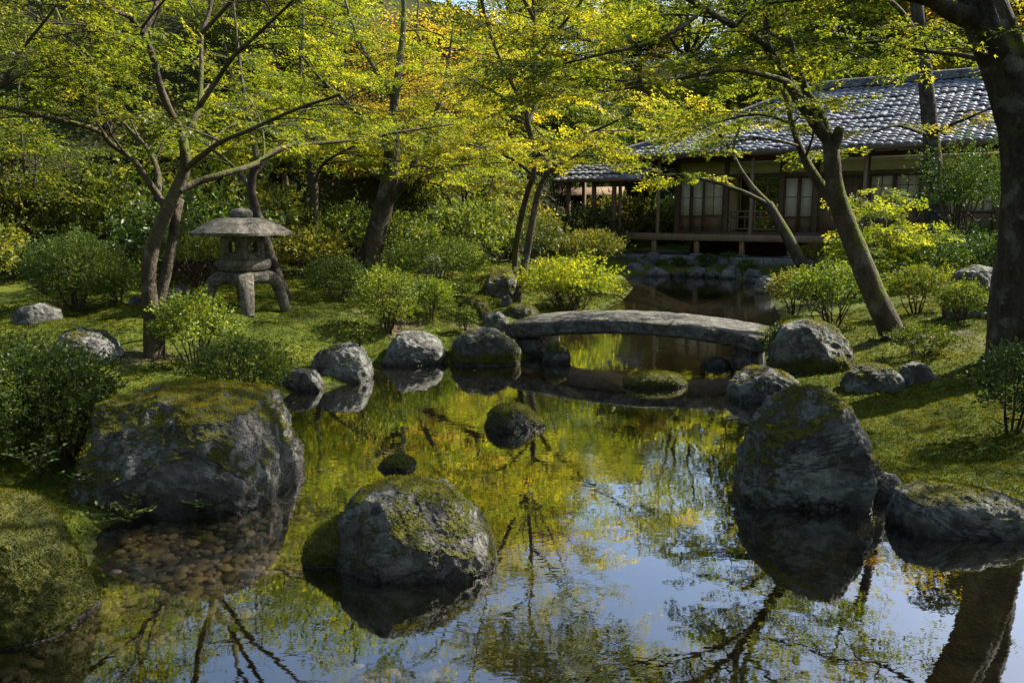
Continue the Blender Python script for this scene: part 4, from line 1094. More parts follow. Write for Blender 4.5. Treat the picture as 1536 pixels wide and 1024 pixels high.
# ---------------------------------------------------------------- stone slab bridge
M_BRIDGE = stone_mat('bridge_stone', (0.06, 0.055, 0.047), (0.19, 0.178, 0.155), mossy=True, lichen=0.35, wet=True, sc=1.6)
def bridge():
    A = at_z(757, 487, 0.36); B = at_z(1146, 508, 0.355)
    u = B - A; u[2] = 0; Lb = np.linalg.norm(u); u /= Lb
    n = np.array([-u[1], u[0], 0])
    root = empty('stone_bridge', (A + B) / 2 * np.array([1, 1, 0]), 'low arched bridge of one long grey stone slab across the pond', 'bridge')
    base = np.array(root.location)
    W, T = 0.98, 0.165
    ns, nw = 150, 36
    prof = []
    bev = 0.025
    prof += [(0.0, x) for x in ()]
    pr = np.array([(bev, 0.0), (W - bev, 0.0), (W, -bev), (W, -T + bev), (W - bev, -T), (bev, -T), (0, -T + bev), (0, -bev)])
    pr = np.vstack([pr, pr[:1]])
    ring = np.concatenate([pr[i] + (pr[i + 1] - pr[i]) * np.linspace(0, 1, (26, 1, 6, 1, 26, 1, 7, 1)[i], endpoint=False)[:, None] for i in range(8)])
    k = len(ring)
    V = np.zeros((ns, k, 3))
    for i in range(ns):
        t = i / (ns - 1)
        zc = 0.36 + 0.11 * (1 - (2 * t - 1) ** 2)
        c = A + u * Lb * t; c[2] = zc
        tk = 1.0 + 0.10 * math.cos(t * 5)
        V[i] = c + n * ring[:, :1] + np.array([0, 0, 1.0]) * ring[:, 1:] * tk
    V = V.reshape(-1, 3)
    V += np.stack([0.016 * fbm(V * 7, 4), 0.02 * fbm(V * 7 + 4, 4), 0.010 * fbm(V * 6 + 11, 4, ridged=True)], -1)
    a = np.arange(ns - 1)[:, None] * k; j = np.arange(k)[None]; j2 = (j + 1) % k
    Q = np.stack([a + j, a + k + j, a + k + j2, a + j2], -1).reshape(-1, 4)
    V = np.vstack([V, V[:k].mean(0), V[-k:].mean(0)])
    c0, c1 = len(V) - 2, len(V) - 1
    jj = np.arange(k)
    T_ = np.concatenate([np.stack([jj, (jj + 1) % k, np.full(k, c0)], -1), np.stack([(ns - 1) * k + (jj + 1) % k, (ns - 1) * k + jj, np.full(k, c1)], -1)])
    tt = ((V - A) @ u) / Lb
    N, _ = vnormals(V, np.concatenate([Q[:, :3], Q[:, [0, 2, 3]]]))
    ms = np.clip(0.75 * np.maximum(sstep(0.10, 0.0, tt), sstep(0.92, 1.0, tt)) * np.clip(N[:, 2] + 0.3, 0, 1) + 0.12 * N[:, 2] + 0.30 * fbm(V * 3, 4) - 0.08, 0, 1)
    link('slab', make_mesh('slab', V - base, T_, Q, {'moss': ms}, True), M_BRIDGE, root)
    v, F = ico(5)
    for t, sx in ((0.08, 0.17), (0.935, 0.15)):
        c = A + u * Lb * t + n * 0.5
        q = np.sign(v) * np.abs(v) ** 0.5 * np.array([sx, 0.46, 0.42])
        q = q + unit(q) * (0.05 * fbm(v * 2.2 + t * 40, 4, ridged=True))[:, None]
        q = np.stack([q[:, 0] * u[0] + q[:, 1] * n[0], q[:, 0] * u[1] + q[:, 1] * n[1], q[:, 2]], -1) + np.array([c[0], c[1], -0.16])
        q[:, 2] = np.minimum(q[:, 2], 0.28)
        ms = np.clip(0.2 + 0.6 * fbm(q * 4, 4), 0, 1) * sstep(0.0, 0.08, q[:, 2])
        link('pier', make_mesh('pier', q - base, tris=F, attrs={'moss': ms}, smooth=True), M_BRIDGE, root)
bridge()

# ---------------------------------------------------------------- tea house
M_WOOD = wood_mat('old_dark_wood', (0.07, 0.043, 0.025), (0.17, 0.11, 0.064))
M_WOODL = wood_mat('worn_brown_board', (0.14, 0.088, 0.052), (0.27, 0.18, 0.11), (12, 1, 1))
M_PANEL = wood_mat('cedar_panel', (0.12, 0.066, 0.035), (0.21, 0.125, 0.068), (14, 1, 1))
m, nt, out = new_mat('clay_plaster'); h = NT(nt)
n1 = h.noise(h.obj(), 2.5, 5); h.l(h.princ(h.mix(h.rng(n1, 0.3, 0.7), (0.46, 0.39, 0.25), (0.56, 0.49, 0.34)), 0.9), out.inputs[0]); M_PLASTER = m
m, nt, out = new_mat('shoji_paper'); h = NT(nt)
n1 = h.noise(h.obj(), 3.5, 4)
c = h.mix(h.rng(n1, 0.3, 0.7), (0.74, 0.66, 0.49), (0.80, 0.74, 0.60))
tl = h.n('BsdfTranslucent'); h.l(c, tl.inputs[0]); df = h.n('BsdfDiffuse'); h.l(c, df.inputs[0])
mx = h.n('MixShader'); mx.inputs[0].default_value = 0.35; h.l(df.outputs[0], mx.inputs[1]); h.l(tl.outputs[0], mx.inputs[2]); h.l(mx.outputs[0], out.inputs[0]); M_PAPER = m
m, nt, out = new_mat('roof_tile'); h = NT(nt)
t = h.attr('tint'); n1 = h.noise(h.obj(), 1.1, 4); n2 = h.noise(h.obj(), 14, 4)
c = h.ramp(t, [(0, (0.07, 0.07, 0.074)), (0.5, (0.15, 0.15, 0.155)), (1, (0.27, 0.268, 0.27))])
c = h.mix(h.rng(n1, 0.5, 0.7, 0, 0.6), c, (0.075, 0.07, 0.055)); c = h.mix(h.rng(n2, 0.55, 0.75, 0, 0.5), c, (0.05, 0.05, 0.04))
h.l(h.princ(c, 0.36, h.bump(n2, 0.3, 0.01), 0.5), out.inputs[0]); M_TILE = m
M_RIDGE = stone_mat('ridge_tile', (0.05, 0.05, 0.052), (0.13, 0.128, 0.13), mossy=False, wet=False, lichen=0.3)
M_PLINTH = stone_mat('plinth_stone', (0.12, 0.115, 0.105), (0.26, 0.25, 0.23), mossy=False, wet=False)

HS = 1.2
HC = np.array([4.2, 20.5]) * HS; HA = R(35)
HU = np.array([math.cos(HA), -math.sin(HA)]); HB = np.array([math.sin(HA), math.cos(HA)])
HG = 0.244
house = empty('tea_house', (HC[0], HC[1], HG), 'old wooden tea house with a grey tiled hip roof and veranda above the far shore', 'house', rz=-HA)
house.scale = (HS, HS, HS)
EAVE, RISE, TF, TR, SL = 2.55, 1.72, -1.3, 2.55, -1.25

def tiles(acc, s0, s1, t0, t1, zf, left=None, right=None, pw=0.175, ph=0.155, seed=0, flip=False):
    """courses of wavy pantiles between s0..s1 along the eave and t0..t1 up the slope; zf(t) height"""
    rng = np.random.default_rng(seed)
    nr = int(round(abs(t1 - t0) / ph)); ncol = int(round((s1 - s0) / pw))
    sub = 6
    ss = s0 + (s1 - s0) * np.arange(ncol * sub + 1) / (ncol * sub)
    wave = 0.026 * np.sin(2 * math.pi * np.arange(ncol * sub + 1) / sub) + 0.014 * np.cos(4 * math.pi * np.arange(ncol * sub + 1) / sub)
    for r in range(nr):
        ta, tb = t0 + (t1 - t0) * r / nr, t0 + (t1 - t0) * (r + 1) / nr
        sag = rng.normal() * 0.009
        jit = np.repeat(rng.normal(size=ncol + 1) * 0.009, sub)[:len(ss)]
        rows = []
        for (tt, dz) in ((ta, 0.0), (ta, 0.052), (ta + (tb - ta) * 0.5, 0.035), (tb, 0.012)):
            z = zf(tt) + dz * 0.62 + wave * 0.55 + sag + jit
            s = ss.copy()
            if left is not None: s = np.maximum(s, left(tt))
            if right is not None: s = np.minimum(s, right(tt))
            rows.append(np.stack([s, np.full_like(s, tt), z], -1))
        V = np.concatenate(rows); n = len(ss)
        j = np.arange(n - 1)
        Q = np.concatenate([np.stack([k * n + j, k * n + j + 1, (k + 1) * n + j + 1, (k + 1) * n + j], -1) for k in range(3)])
        keep = (V[Q[:, 1], 0] - V[Q[:, 0], 0]) > 1e-5
        Q = Q[keep]
        if flip: Q = Q[:, ::-1]
        tint = np.clip(np.repeat(rng.uniform(0.1, 0.9, ncol + 1), sub)[:n] + rng.normal() * 0.1, 0, 1)
        acc.add(V, quads=Q, a=np.tile(tint, 4))

def build_house():
    SE = 12.5
    sl = TR - TF
    def zf(t):
        u = (t - TF) / sl
        return EAVE + RISE * (0.80 * u + 0.20 * u * u)
    hipx = lambda t: SL + (t - TF) * (2.15 - SL) / sl
    a = Acc(); tiles(a, SL, SE, TF, TR, zf, left=hipx, seed=1)
    TB = TR + sl
    zb = lambda t: zf(TR - (t - TR))
    hipb = lambda t: SL + (TB - t) * (2.15 - SL) / sl
    tiles(a, SL, SE, TB, TR, zb, left=hipb, seed=2, flip=True)
    # left hip face, courses run along t
    b = Acc()
    run = 2.15 - SL
    zs_ = lambda q: zf(TF + (q) * sl / run)
    tiles(b, TF, TB, 0, run, zs_, left=lambda q: TF + q * sl / run, right=lambda q: TB - q * sl / run, seed=3, flip=True)
    for k in range(len(b.V)):
        v = b.V[k]; b.V[k] = np.stack([SL + v[:, 1], v[:, 0], v[:, 2]], -1)
    for v, q, t in zip(b.V, b.Q, b.A): pass
    off = 0
    nV = 0
    for v in b.V: nV += len(v)
    a.add(np.concatenate(b.V), quads=np.concatenate(b.Q), a=np.concatenate(b.A))
    roof = link('roof', a.mesh('roof', False), M_TILE, house)
    # ridges: stacked flat tiles with a round cap
    r = Acc()
    def ridge(p, q, w=0.16, hh=0.14):
        p, q = np.array(p, float), np.array(q, float); n = 30
        P = p + (q - p) * np.linspace(0, 1, n)[:, None]
        for i in range(n):
            uu = (P[i, 1] - TF) / sl if P[i, 1] <= TR else (TB - P[i, 1]) / sl
            P[i, 2] = EAVE + RISE * (0.80 * uu + 0.20 * uu * uu) + hh * 0.5 + 0.04
        d = unit((q - p) * np.array([1, 1, 0])); sd_ = np.array([-d[1], d[0], 0])
        V = []
        for i in range(n):
            for (x, z) in ((-.5, -.7), (-.5, .25), (-.36, .3), (-.3, .55), (0, .72), (.3, .55), (.36, .3), (.5, .25), (.5, -.7)):
                V.append(P[i] + sd_ * x * w + np.array([0, 0, z * hh * (1 + 0.04 * math.sin(i * 2.2))]))
        k = 9; jj = np.arange(k - 1)
        Q = np.concatenate([np.stack([i * k + jj, i * k + jj + 1, i * k + k + jj + 1, i * k + k + jj], -1) for i in range(n - 1)])
        V = np.vstack([V, V[:0] if False else np.zeros((0, 3))])
        r.add(V, quads=Q, a=0.05)
        for e in (0, (n - 1) * k):
            c = len(V); r.add(np.vstack([np.array(V)[e:e + k], np.array(V)[e:e + k].mean(0)]), tris=[[i, (i + 1) % k, k] for i in range(k)], a=0.15)
    ridge((2.05, TR, 0), (SE, TR, 0), 0.2, 0.15)
    ridge((SL - 0.03, TF - 0.03, 0), (2.15, TR, 0), 0.13, 0.085); ridge((SL - .03, TB + .03, 0), (2.15, TR, 0), 0.13, 0.085)
    link('ridge', r.mesh('ridge'), M_RIDGE, roof)
    # boarded soffit under the tiles and the eave board
    a = Acc()
    n = 8
    for k in range(n):
        t0, t1 = TF + 0.04 + (sl - .04) * k / n, TF + 0.04 + (sl - .04) * (k + 1) / n
        V = []
        for tt in (t0, t1):
            for s_ in (max(hipx(tt), SL) + 0.03, SE):
                V.append([s_, tt, zf(tt) - 0.07])
        for tt in (t0, t1):
            for s_ in (max(hipx(tt), SL) + 0.03, SE):
                V.append([s_, TB + TF - tt, zf(tt) - 0.07])
        for tt in (t0, t1):
            q = (tt - TF) / sl * run
            for e in (tt + 0.03, TB + TF - tt - 0.03): V.append([SL + q + 0.03, e, zf(tt) - 0.07])
        a.add(np.array(V), quads=[[0, 2, 3, 1], [4, 5, 7, 6], [8, 9, 11, 10]])
    a.box(((SL + SE) / 2, TF + 0.03, EAVE - 0.05), (SE - SL - 0.06, 0.05, 0.11)); a.box((SL + 0.05, (TF + TB) / 2, EAVE - 0.052), (0.05, TB - TF - 0.15, 0.11))
    link('soffit', a.mesh('soffit'), M_WOOD, house)
    a = Acc()
    ang = math.atan2(zf(TF + 1.2) - zf(TF), 1.2); c_, s_ = math.cos(ang), math.sin(ang)
    Rm = np.array([[1, 0, 0], [0, c_, -s_], [0, s_, c_]])
    for q in np.arange(SL + 1.4, 9.5, 0.42): a.box((q, TF + 0.72, zf(TF + 0.72) - 0.125), (0.055, 1.30, 0.07), Rm)
    o = link('rafters', a.mesh('rafters'), M_WOOD, house)
    # plinth, veranda, stilts
    a = Acc(); a.box((3.4, 1.3, 0.06), (9.4, 5.2, 0.22), None, 0.02); link('plinth', a.mesh('plinth'), M_PLINTH, house)
    a = Acc()
    for k in range(6): a.box((3.35, -1.0 + 0.165 * k + 0.08, 0.66), (9.3, 0.160, 0.045), None, 0.004)
    a.box((3.35, -1.04, 0.60), (9.3, 0.07, 0.14), None, 0.006)
    link('veranda', a.mesh('veranda'), M_WOODL, house)
    a0 = None
    for s_ in (-1.2, -0.15, 0.95, 2.05, 3.15, 4.25, 5.35):
        a = Acc(); a.box((s_, -0.98, 0.36), (0.11, 0.11, 0.40), None, 0.006); o = link('stilt', a.mesh('stilt'), M_WOODL, house)
        a = Acc(); a.box((s_, -0.98, 0.195), (0.26, 0.24, 0.06), None, 0.02); link('footing', a.mesh('footing'), M_PLINTH, o)
    # floor, rear and end walls, ceiling, dark space under the floor
    a = Acc(); a.box((4.5, 2.3, 0.63), (9.0, 4.5, 0.08)); link('floor_boards', a.mesh('floor_boards'), M_WOODL, house)
    a = Acc(); a.box((4.5, 0.9, 0.37), (9.0, 0.06, 0.42)); link('under_wall', a.mesh('under_wall'), M_WOOD, house)
    a = Acc()
    a.box((0.25, 4.5, 1.6), (0.5, 0.1, 1.85)); a.box((6.5, 4.5, 1.6), (4.0, 0.1, 1.85)); a.box((2.5, 4.5, 2.4), (4.0, 0.1, 0.25))
    a.box((0.0, 3.2, 1.6), (0.1, 2.5, 1.85)); a.box((9.0, 2.25, 1.6), (0.1, 4.5, 1.85)); a.box((5.0, 2.2, 1.6), (0.08, 4.3, 1.85))
    link('rear_wall', a.mesh('rear_wall'), M_PLASTER, house)
    a = Acc(); a.box((4.5, 2.25, 2.53), (9.0, 4.5, 0.05)); link('ceiling', a.mesh('ceiling'), M_WOOD, house)
    # front: posts
    for s_ in (0.0, 1.27, 2.60, 3.38, 4.45, 5.6, 7.0, 8.6):
        a = Acc(); a.box((s_, 0.0, 1.56), (0.115, 0.115, 1.86), None, 0.006); link('post', a.mesh('post'), M_WOOD, house)
    for s_ in (-1.15, -0.1, 2.2, 4.6):
        a = Acc(); tube(a, np.array([[s_, -0.95, 0.68], [s_ + .01, -0.95, 1.5], [s_, -0.94, 2.52]]), 0.045, 8, 0.08); link('veranda_post', a.mesh('veranda_post', True), M_WOODL, house)
    a = Acc()
    a.box((4.3, 0.0, 2.06), (8.72, 0.10, 0.09), None, 0.005); a.box((4.3, 0.0, 2.46), (8.76, 0.135, 0.12), None, 0.005); a.box((4.3, 0.0, 0.70), (8.71, 0.12, 0.06), None, 0.005)
    a.box((3.5, -0.94, 2.545), (9.4, 0.10, 0.11), None, 0.005)
    link('beam', a.mesh('beam'), M_WOOD, house)
    a = Acc(); a.box((4.3, 0.005, 2.255), (8.65, 0.05, 0.297)); link('plaster_band', a.mesh('plaster_band'), M_PLASTER, house)
    def shoji(s0, s1, zsplit, cols, rows, paper=M_PAPER, y=0.0, full=False):
        f = Acc(); zt, zb_ = 2.012, 0.732
        W = s1 - s0; c = (s0 + s1) / 2; st = 0.035
        for x in (s0 + st / 2, s1 - st / 2): f.box((x, y, (zt + zb_) / 2), (st, 0.035, zt - zb_ - .002))
        for z in (zt - 0.02, zsplit, zb_ + 0.025): f.box((c, y, z), (W - 2 * st, 0.033, 0.04))
        for i in range(1, cols): f.box((s0 + W * i / cols, y - 0.004, (zt + zsplit) / 2), (0.014, 0.022, zt - zsplit - 0.06))
        for i in range(1, rows): f.box((c, y - 0.006, zsplit + (zt - zsplit) * i / rows), (W - 2 * st - .002, 0.018, 0.013))
        o = link('shoji', f.mesh('shoji'), M_WOOD, house)
        q = Acc(); q.box((c, y + 0.008, (zt + zsplit) / 2), (W - 2 * st, 0.004, zt - zsplit - 0.045)); link('paper', q.mesh('paper'), paper, o)
        q = Acc(); q.box((c, y + 0.006, (zb_ + zsplit) / 2), (W - 2 * st, 0.012, zsplit - zb_ - 0.06)); link('panel', q.mesh('panel'), M_PANEL, o)
    shoji(0.06, 0.36, 1.10, 1, 2); shoji(0.36, 0.68, 1.10, 1, 2, y=0.04)
    shoji(0.68, 1.21, 1.12, 2, 2, M_PLASTER)
    shoji(2.66, 3.0, 1.08, 1, 2); shoji(3.0, 3.32, 1.08, 1, 2, y=0.04)
    shoji(3.44, 3.92, 1.35, 2, 3, M_PANEL); shoji(3.92, 4.39, 1.35, 2, 3, M_PANEL)
    for k in range(2): shoji(4.51 + 0.52 * k, 5.02 + 0.52 * k, 1.3, 2, 3, M_PLASTER)
    for k in range(2): shoji(5.66 + 0.64 * k, 6.29 + 0.64 * k, 1.2, 3, 4, M_PAPER if k else M_PLASTER)
    for k in range(2): shoji(7.06 + 0.74 * k, 7.79 + 0.74 * k, 1.2, 3, 4, M_PLASTER)
    # balustrade in the open bay
    a = Acc()
    for z in (1.22, 1.08, 0.80): a.box((1.935, -0.02, z), (1.21, 0.04, 0.035))
    for k in range(7): a.box((1.40 + 0.18 * k, -0.02, 0.99), (0.022, 0.03, 0.42))
    for k in range(3): a.box((1.62 + 0.32 * k, 0.0, 1.62), (0.03, 0.03, 0.78))
    link('balustrade', a.mesh('balustrade'), M_WOODL, house)
    # pent roof over the veranda's left end
    a = Acc(); pz = lambda t: 2.02 + 0.42 * (t + 1.55) / 1.2
    tiles(a, -2.75, -0.25, -1.55, -0.35, pz, seed=5, pw=0.2, ph=0.17)
    pr_ = link('pent_roof', a.mesh('pent_roof'), M_TILE, house)
    a = Acc(); a.box((-1.5, -0.95, 2.15), (2.45, 1.2, 0.04), np.array([[1, 0, 0], [0, .943, -.33], [0, .33, .943]])); a.box((-1.5, -1.52, 1.985), (2.5, 0.05, 0.08)); link('pent_soffit', a.mesh('pent_soffit'), M_WOOD, pr_)
    for s_, t_ in ((-2.5, -1.2), (-1.75, -1.2), (-2.5, -0.4), (-1.15, -1.25)):
        a = Acc(); a.box((s_, t_, 1.05), (0.09, 0.09, 1.9), None, 0.005); link('post', a.mesh('post'), M_WOOD, house)
    a = Acc(); a.box((-1.95, -0.95, 0.66), (1.25, 0.6, 0.05)); a.box((-1.95, -1.24, 0.87), (1.2, 0.04, 0.04)); link('side_landing', a.mesh('side_landing'), M_WOODL, house)
build_house()

def walkway():
    c = at_y(880, 345, 28.5); g = zg1(c[0], c[1])
    root = empty('covered_walkway', (c[0], c[1], g), 'low bark-roofed garden walkway half hidden behind the left end of the tea house', 'walkway', rz=R(-12))
    zt = at_y(880, 282, 28.5)[2] - g
    a = Acc()
    for sg in (-1, 1): a.box((0, sg * 0.42, zt - 0.14), (2.6, 0.95, 0.07), np.array([[1, 0, 0], [0, .95, .31 * sg], [0, -.31 * sg, .95]]), 0.01)
    link('roof', a.mesh('roof'), M_WOODL, root)
    for x in (-1.15, 0, 1.15):
        for y in (-0.55, 0.55):
            a = Acc(); a.box((x, y, (zt - .3) / 2 - .1), (0.08, 0.08, zt - 0.15), None, 0.005); link('post', a.mesh('post'), M_WOOD, root)
walkway()
# ---------------------------------------------------------------- shrubs
def shrub_mesh(rng, W, D, H, leaf, rough=0.16, clip=False, kind='oval', stems=7, hollow=0.4, dens=1.0, freq=2.3, up=0.25, lowcut=-0.55):
    """azalea-like bush round the origin: leafy shell of twig tips, bare stems inside. returns foliage arrays and wood"""
    cz = H * (0.5 if clip else 0.56)
    rad = np.array([W / 2, D / 2, H - cz])
    tips = int(min(11000, dens * 1.15 * (W * D + 1.6 * (W + D) * H) / (leaf * leaf) / 3.0))
    n = tips * 2
    d = unit(rng.normal(size=(n, 3))); d = d[d[:, 2] > lowcut][:tips]; n = len(d)
    off = rng.uniform(0, 40, 3)
    lump = 1 + (rough + 0.05) * fbm(d * freq + off, 3) * 1.9
    fr = 1 - hollow * rng.random(n) ** 1.6
    fr = np.where(rng.random(n) < 0.08, rng.uniform(1.03, 1.25, n), fr)
    low = np.where(d[:, 2] < 0, 1 + 0.25 * d[:, 2], 1)
    P = d * rad * (lump * fr * low)[:, None]
    P[:, 2] = np.where(d[:, 2] < 0, d[:, 2] * cz * 0.86 * fr, P[:, 2]) + cz
    out = unit(d / rad + np.array([0, 0, up / rad.max()]))
    per = 6
    Pr = np.repeat(P, per, 0); Or = np.repeat(out, per, 0)
    m = len(Pr)
    dirs = unit(Or * 0.75 + rng.normal(size=(m, 3)) * 0.62)
    nrm = unit(np.cross(dirs, rng.normal(size=(m, 3))) + Or * 0.5 + np.array([0, 0, 0.5]))
    Pr = Pr - Or * (leaf * rng.uniform(0, 1.6, m))[:, None] + rng.normal(size=(m, 3)) * leaf * 0.25
    tint = np.repeat(np.clip(0.42 + 0.35 * fbm(d * 3 + off + 7, 2) + rng.normal(size=n) * 0.10, 0, 1), per) + rng.normal(size=m) * 0.08
    tint = np.where(rng.random(m) < 0.03, 1.3, tint)
    V, T, A = leaf_quads(Pr, dirs, nrm, leaf * rng.uniform(0.55, 1.45, m), rng, kind, np.clip(tint, 0, 1))
    wood = Acc()
    for i in range(stems):
        a = rng.uniform(0, 6.283); q = rng.uniform(0.25, 0.75)
        e = np.array([math.cos(a) * rad[0] * q, math.sin(a) * rad[1] * q, cz + rad[2] * rng.uniform(-0.1, 0.45)])
        b = np.array([math.cos(a), math.sin(a), 0]) * 0.06 * W * rng.random()
        mid = b * 0.6 + e * 0.4 + np.array([0, 0, -0.05 * H]) + rng.normal(size=3) * 0.03 * W
        Q = catmull([b - np.array([0, 0, 0.08]), mid, e], 9)
        r0 = max(0.006, 0.014 * H ** 0.7)
        tube(wood, Q, np.linspace(r0, r0 * 0.35, 9), 5)
        for _ in range(3):
            k = rng.integers(3, 8); e2 = Q[k] + unit(rng.normal(size=3) + np.array([0, 0, 0.8])) * 0.3 * W * rng.uniform(0.5, 1)
            tube(wood, catmull([Q[k], (Q[k] + e2) / 2 + rng.normal(size=3) * 0.02, e2], 5), np.linspace(r0 * 0.5, r0 * 0.2, 5), 4)
    return V, T, A, wood

B_TWIG = bark_mat('shrub_stem', (0.03, 0.018, 0.012), (0.085, 0.055, 0.038), scale=12)
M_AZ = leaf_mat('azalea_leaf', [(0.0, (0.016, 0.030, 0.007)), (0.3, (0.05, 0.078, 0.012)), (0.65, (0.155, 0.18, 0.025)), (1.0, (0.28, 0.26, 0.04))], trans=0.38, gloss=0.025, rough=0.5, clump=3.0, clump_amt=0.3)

SHRUBS = 0
def shrub(label, cx, top, w, by, leafpx=3.4, mat=None, color=(1, 1, 1), depth=0.9, base=None, name='azalea_bush', cat='bush', group=None, **kw):
    global SHRUBS
    SHRUBS += 1
    rng = np.random.default_rng(500 + SHRUBS)
    g = ground_hit(cx, by) if base is None else base
    k = mpp(g); W = w * k; H = (by - top) * k
    leaf = max(0.014, leafpx * 0.8 * k)
    V, T, A, wood = shrub_mesh(rng, W, W * depth, H, leaf, **kw)
    root = empty(name, g, label, cat, group)
    link('stems', wood.mesh('stems', True), B_TWIG, root)
    f = link('foliage', make_mesh('foliage', V, tris=T, attrs={'tint': A}), mat or M_AZ, root)
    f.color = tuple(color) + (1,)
    return root

shrub('round clipped dark-green bush at the far left on the moss', 118, 348, 146, 466, 3.0, color=(0.75, 0.95, 0.8), rough=0.10, clip=True, kind='oval', dens=1.4, stems=9, lowcut=-0.7)
shrub('bright feathery bush with bare lower stems just right of the forked maple', 293, 440, 120, 548, 5.0, color=(1.6, 1.7, 0.9), rough=0.22, stems=14, dens=0.9, lowcut=-0.35)
shrub('low dark-green bush above the waterline right of the forked maple', 365, 508, 150, 606, 4.8, color=(0.8, 0.95, 0.8), rough=0.24, stems=8)
shrub('big dark-green bush in the shade behind the huge boulder', 45, 508, 240, 660, 6.0, color=(0.5, 0.66, 0.6), rough=0.2, stems=10, base=at_z(45, 660, 0.2))  # leaf colour of this and the next two bushes lowered to stand in for shade
shrub('leafy bush in dark shade crowding against the left flank of the huge boulder', 105, 545, 150, 690, 6.0, color=(0.45, 0.6, 0.5), rough=0.24, stems=9, base=at_z(105, 690, 0.12))
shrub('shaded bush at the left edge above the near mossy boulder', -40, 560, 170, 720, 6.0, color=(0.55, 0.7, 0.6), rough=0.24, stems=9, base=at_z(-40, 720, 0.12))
shrub('flat-topped dark-green bush between the lantern and the leaning maple', 505, 386, 106, 452, 3.2, color=(0.7, 0.9, 0.85), rough=0.14, stems=9)
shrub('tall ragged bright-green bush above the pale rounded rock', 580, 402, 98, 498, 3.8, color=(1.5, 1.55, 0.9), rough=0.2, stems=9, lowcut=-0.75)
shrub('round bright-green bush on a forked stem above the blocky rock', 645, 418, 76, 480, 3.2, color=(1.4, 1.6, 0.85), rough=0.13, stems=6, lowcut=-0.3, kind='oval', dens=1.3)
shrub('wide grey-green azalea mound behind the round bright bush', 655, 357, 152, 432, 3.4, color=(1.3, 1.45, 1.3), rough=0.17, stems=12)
shrub('tiny tufted bush on the moss left of the grey triangular stone', 700, 459, 36, 502, 3.0, color=(0.9, 1.0, 0.8), rough=0.2, stems=4)
shrub('low domed green cushion bush beside the round yellow-moss rock', 690, 421, 58, 448, 2.8, color=(0.95, 1.15, 0.9), rough=0.08, clip=True, stems=4)
shrub('rounded russet-tinged bush at the head of the pond by the veranda', 884, 343, 104, 404, 3.0, color=(1.3, 1.15, 0.9), rough=0.16, stems=10)
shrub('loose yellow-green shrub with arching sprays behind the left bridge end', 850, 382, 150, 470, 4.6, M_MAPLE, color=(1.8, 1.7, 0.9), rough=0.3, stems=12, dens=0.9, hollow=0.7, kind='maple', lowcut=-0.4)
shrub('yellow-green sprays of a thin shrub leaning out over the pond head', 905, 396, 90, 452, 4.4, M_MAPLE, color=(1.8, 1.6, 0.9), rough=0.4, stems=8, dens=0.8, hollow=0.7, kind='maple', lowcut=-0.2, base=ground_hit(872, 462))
shrub('spreading bright green bush on dark stems before the leaning mossy maple', 1248, 396, 130, 492, 4.6, color=(1.1, 1.35, 0.95), rough=0.24, stems=14, lowcut=-0.3)
shrub('olive yellow-tipped bush at the right shore of the far pond', 1192, 402, 86, 472, 3.2, color=(1.6, 1.35, 0.9), rough=0.18, stems=8)
shrub('russet low bush under the veranda beside the small slanting maple', 1235, 364, 86, 402, 3.0, color=(1.5, 1.05, 0.8), rough=0.18, stems=8)
shrub('small shaded bush at the foot of the leaning mossy maple', 1382, 486, 102, 534, 3.6, color=(0.8, 0.9, 0.75), rough=0.18, stems=8)
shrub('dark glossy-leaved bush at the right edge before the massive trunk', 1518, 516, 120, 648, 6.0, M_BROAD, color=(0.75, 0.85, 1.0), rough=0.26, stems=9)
shrub('sunlit low leafy bush between the leaning maple and the upright boulder', 1375, 396, 100, 470, 3.8, color=(1.4, 1.4, 0.9), rough=0.24, stems=9)
shrub('sunlit low leafy bush beside the upright boulder', 1440, 420, 70, 485, 3.6, color=(1.1, 1.2, 0.85), rough=0.24, stems=6)
shrub('dark-green rounded bush behind the massive trunk under the eaves', 1430, 326, 110, 400, 3.4, M_BROAD, color=(1.0, 1.15, 1.1), rough=0.18, stems=8, base=ground_hit(1430, 405))
shrub('thin-stemmed open bush with a flat canopy just left of the stone lantern', 285, 345, 130, 456, 3.4, color=(1.1, 1.1, 0.9), rough=0.16, stems=16, lowcut=0.05, base=ground_hit(285, 452))
shrub('sparse leafy bush between the clipped round bush and the forked maple', 180, 385, 80, 452, 3.6, color=(1.2, 1.3, 0.9), rough=0.26, stems=8, base=ground_hit(178, 452))
shrub('dark overhanging evergreen bush at the right bridge end', 1160, 483, 40, 545, 3.6, M_BROAD, rough=0.3, stems=4, base=at_z(1162, 548, 0.1))
for cx, top, w_, by in ((990, 388, 22, 404), (1060, 380, 34, 400), (1095, 378, 30, 398), (1120, 388, 30, 412), (1018, 384, 22, 400)):
    shrub('small clipped cushion shrub among the edging stones below the veranda', cx, top, w_, by, 2.6, color=(0.8, 1.0, 0.95), rough=0.12, clip=True, stems=3, name='cushion_shrub', group='cushion shrubs below the veranda')

shrub('broad-crowned dark evergreen tree between the tall trunk and the massive trunk', 1432, 206, 150, 405, 4.0, M_BROAD, color=(1.25, 1.35, 1.1), rough=0.5, stems=9, lowcut=-0.15, dens=0.55, hollow=0.75, base=ground_hit(1440, 410), name='evergreen_tree', cat='tree')

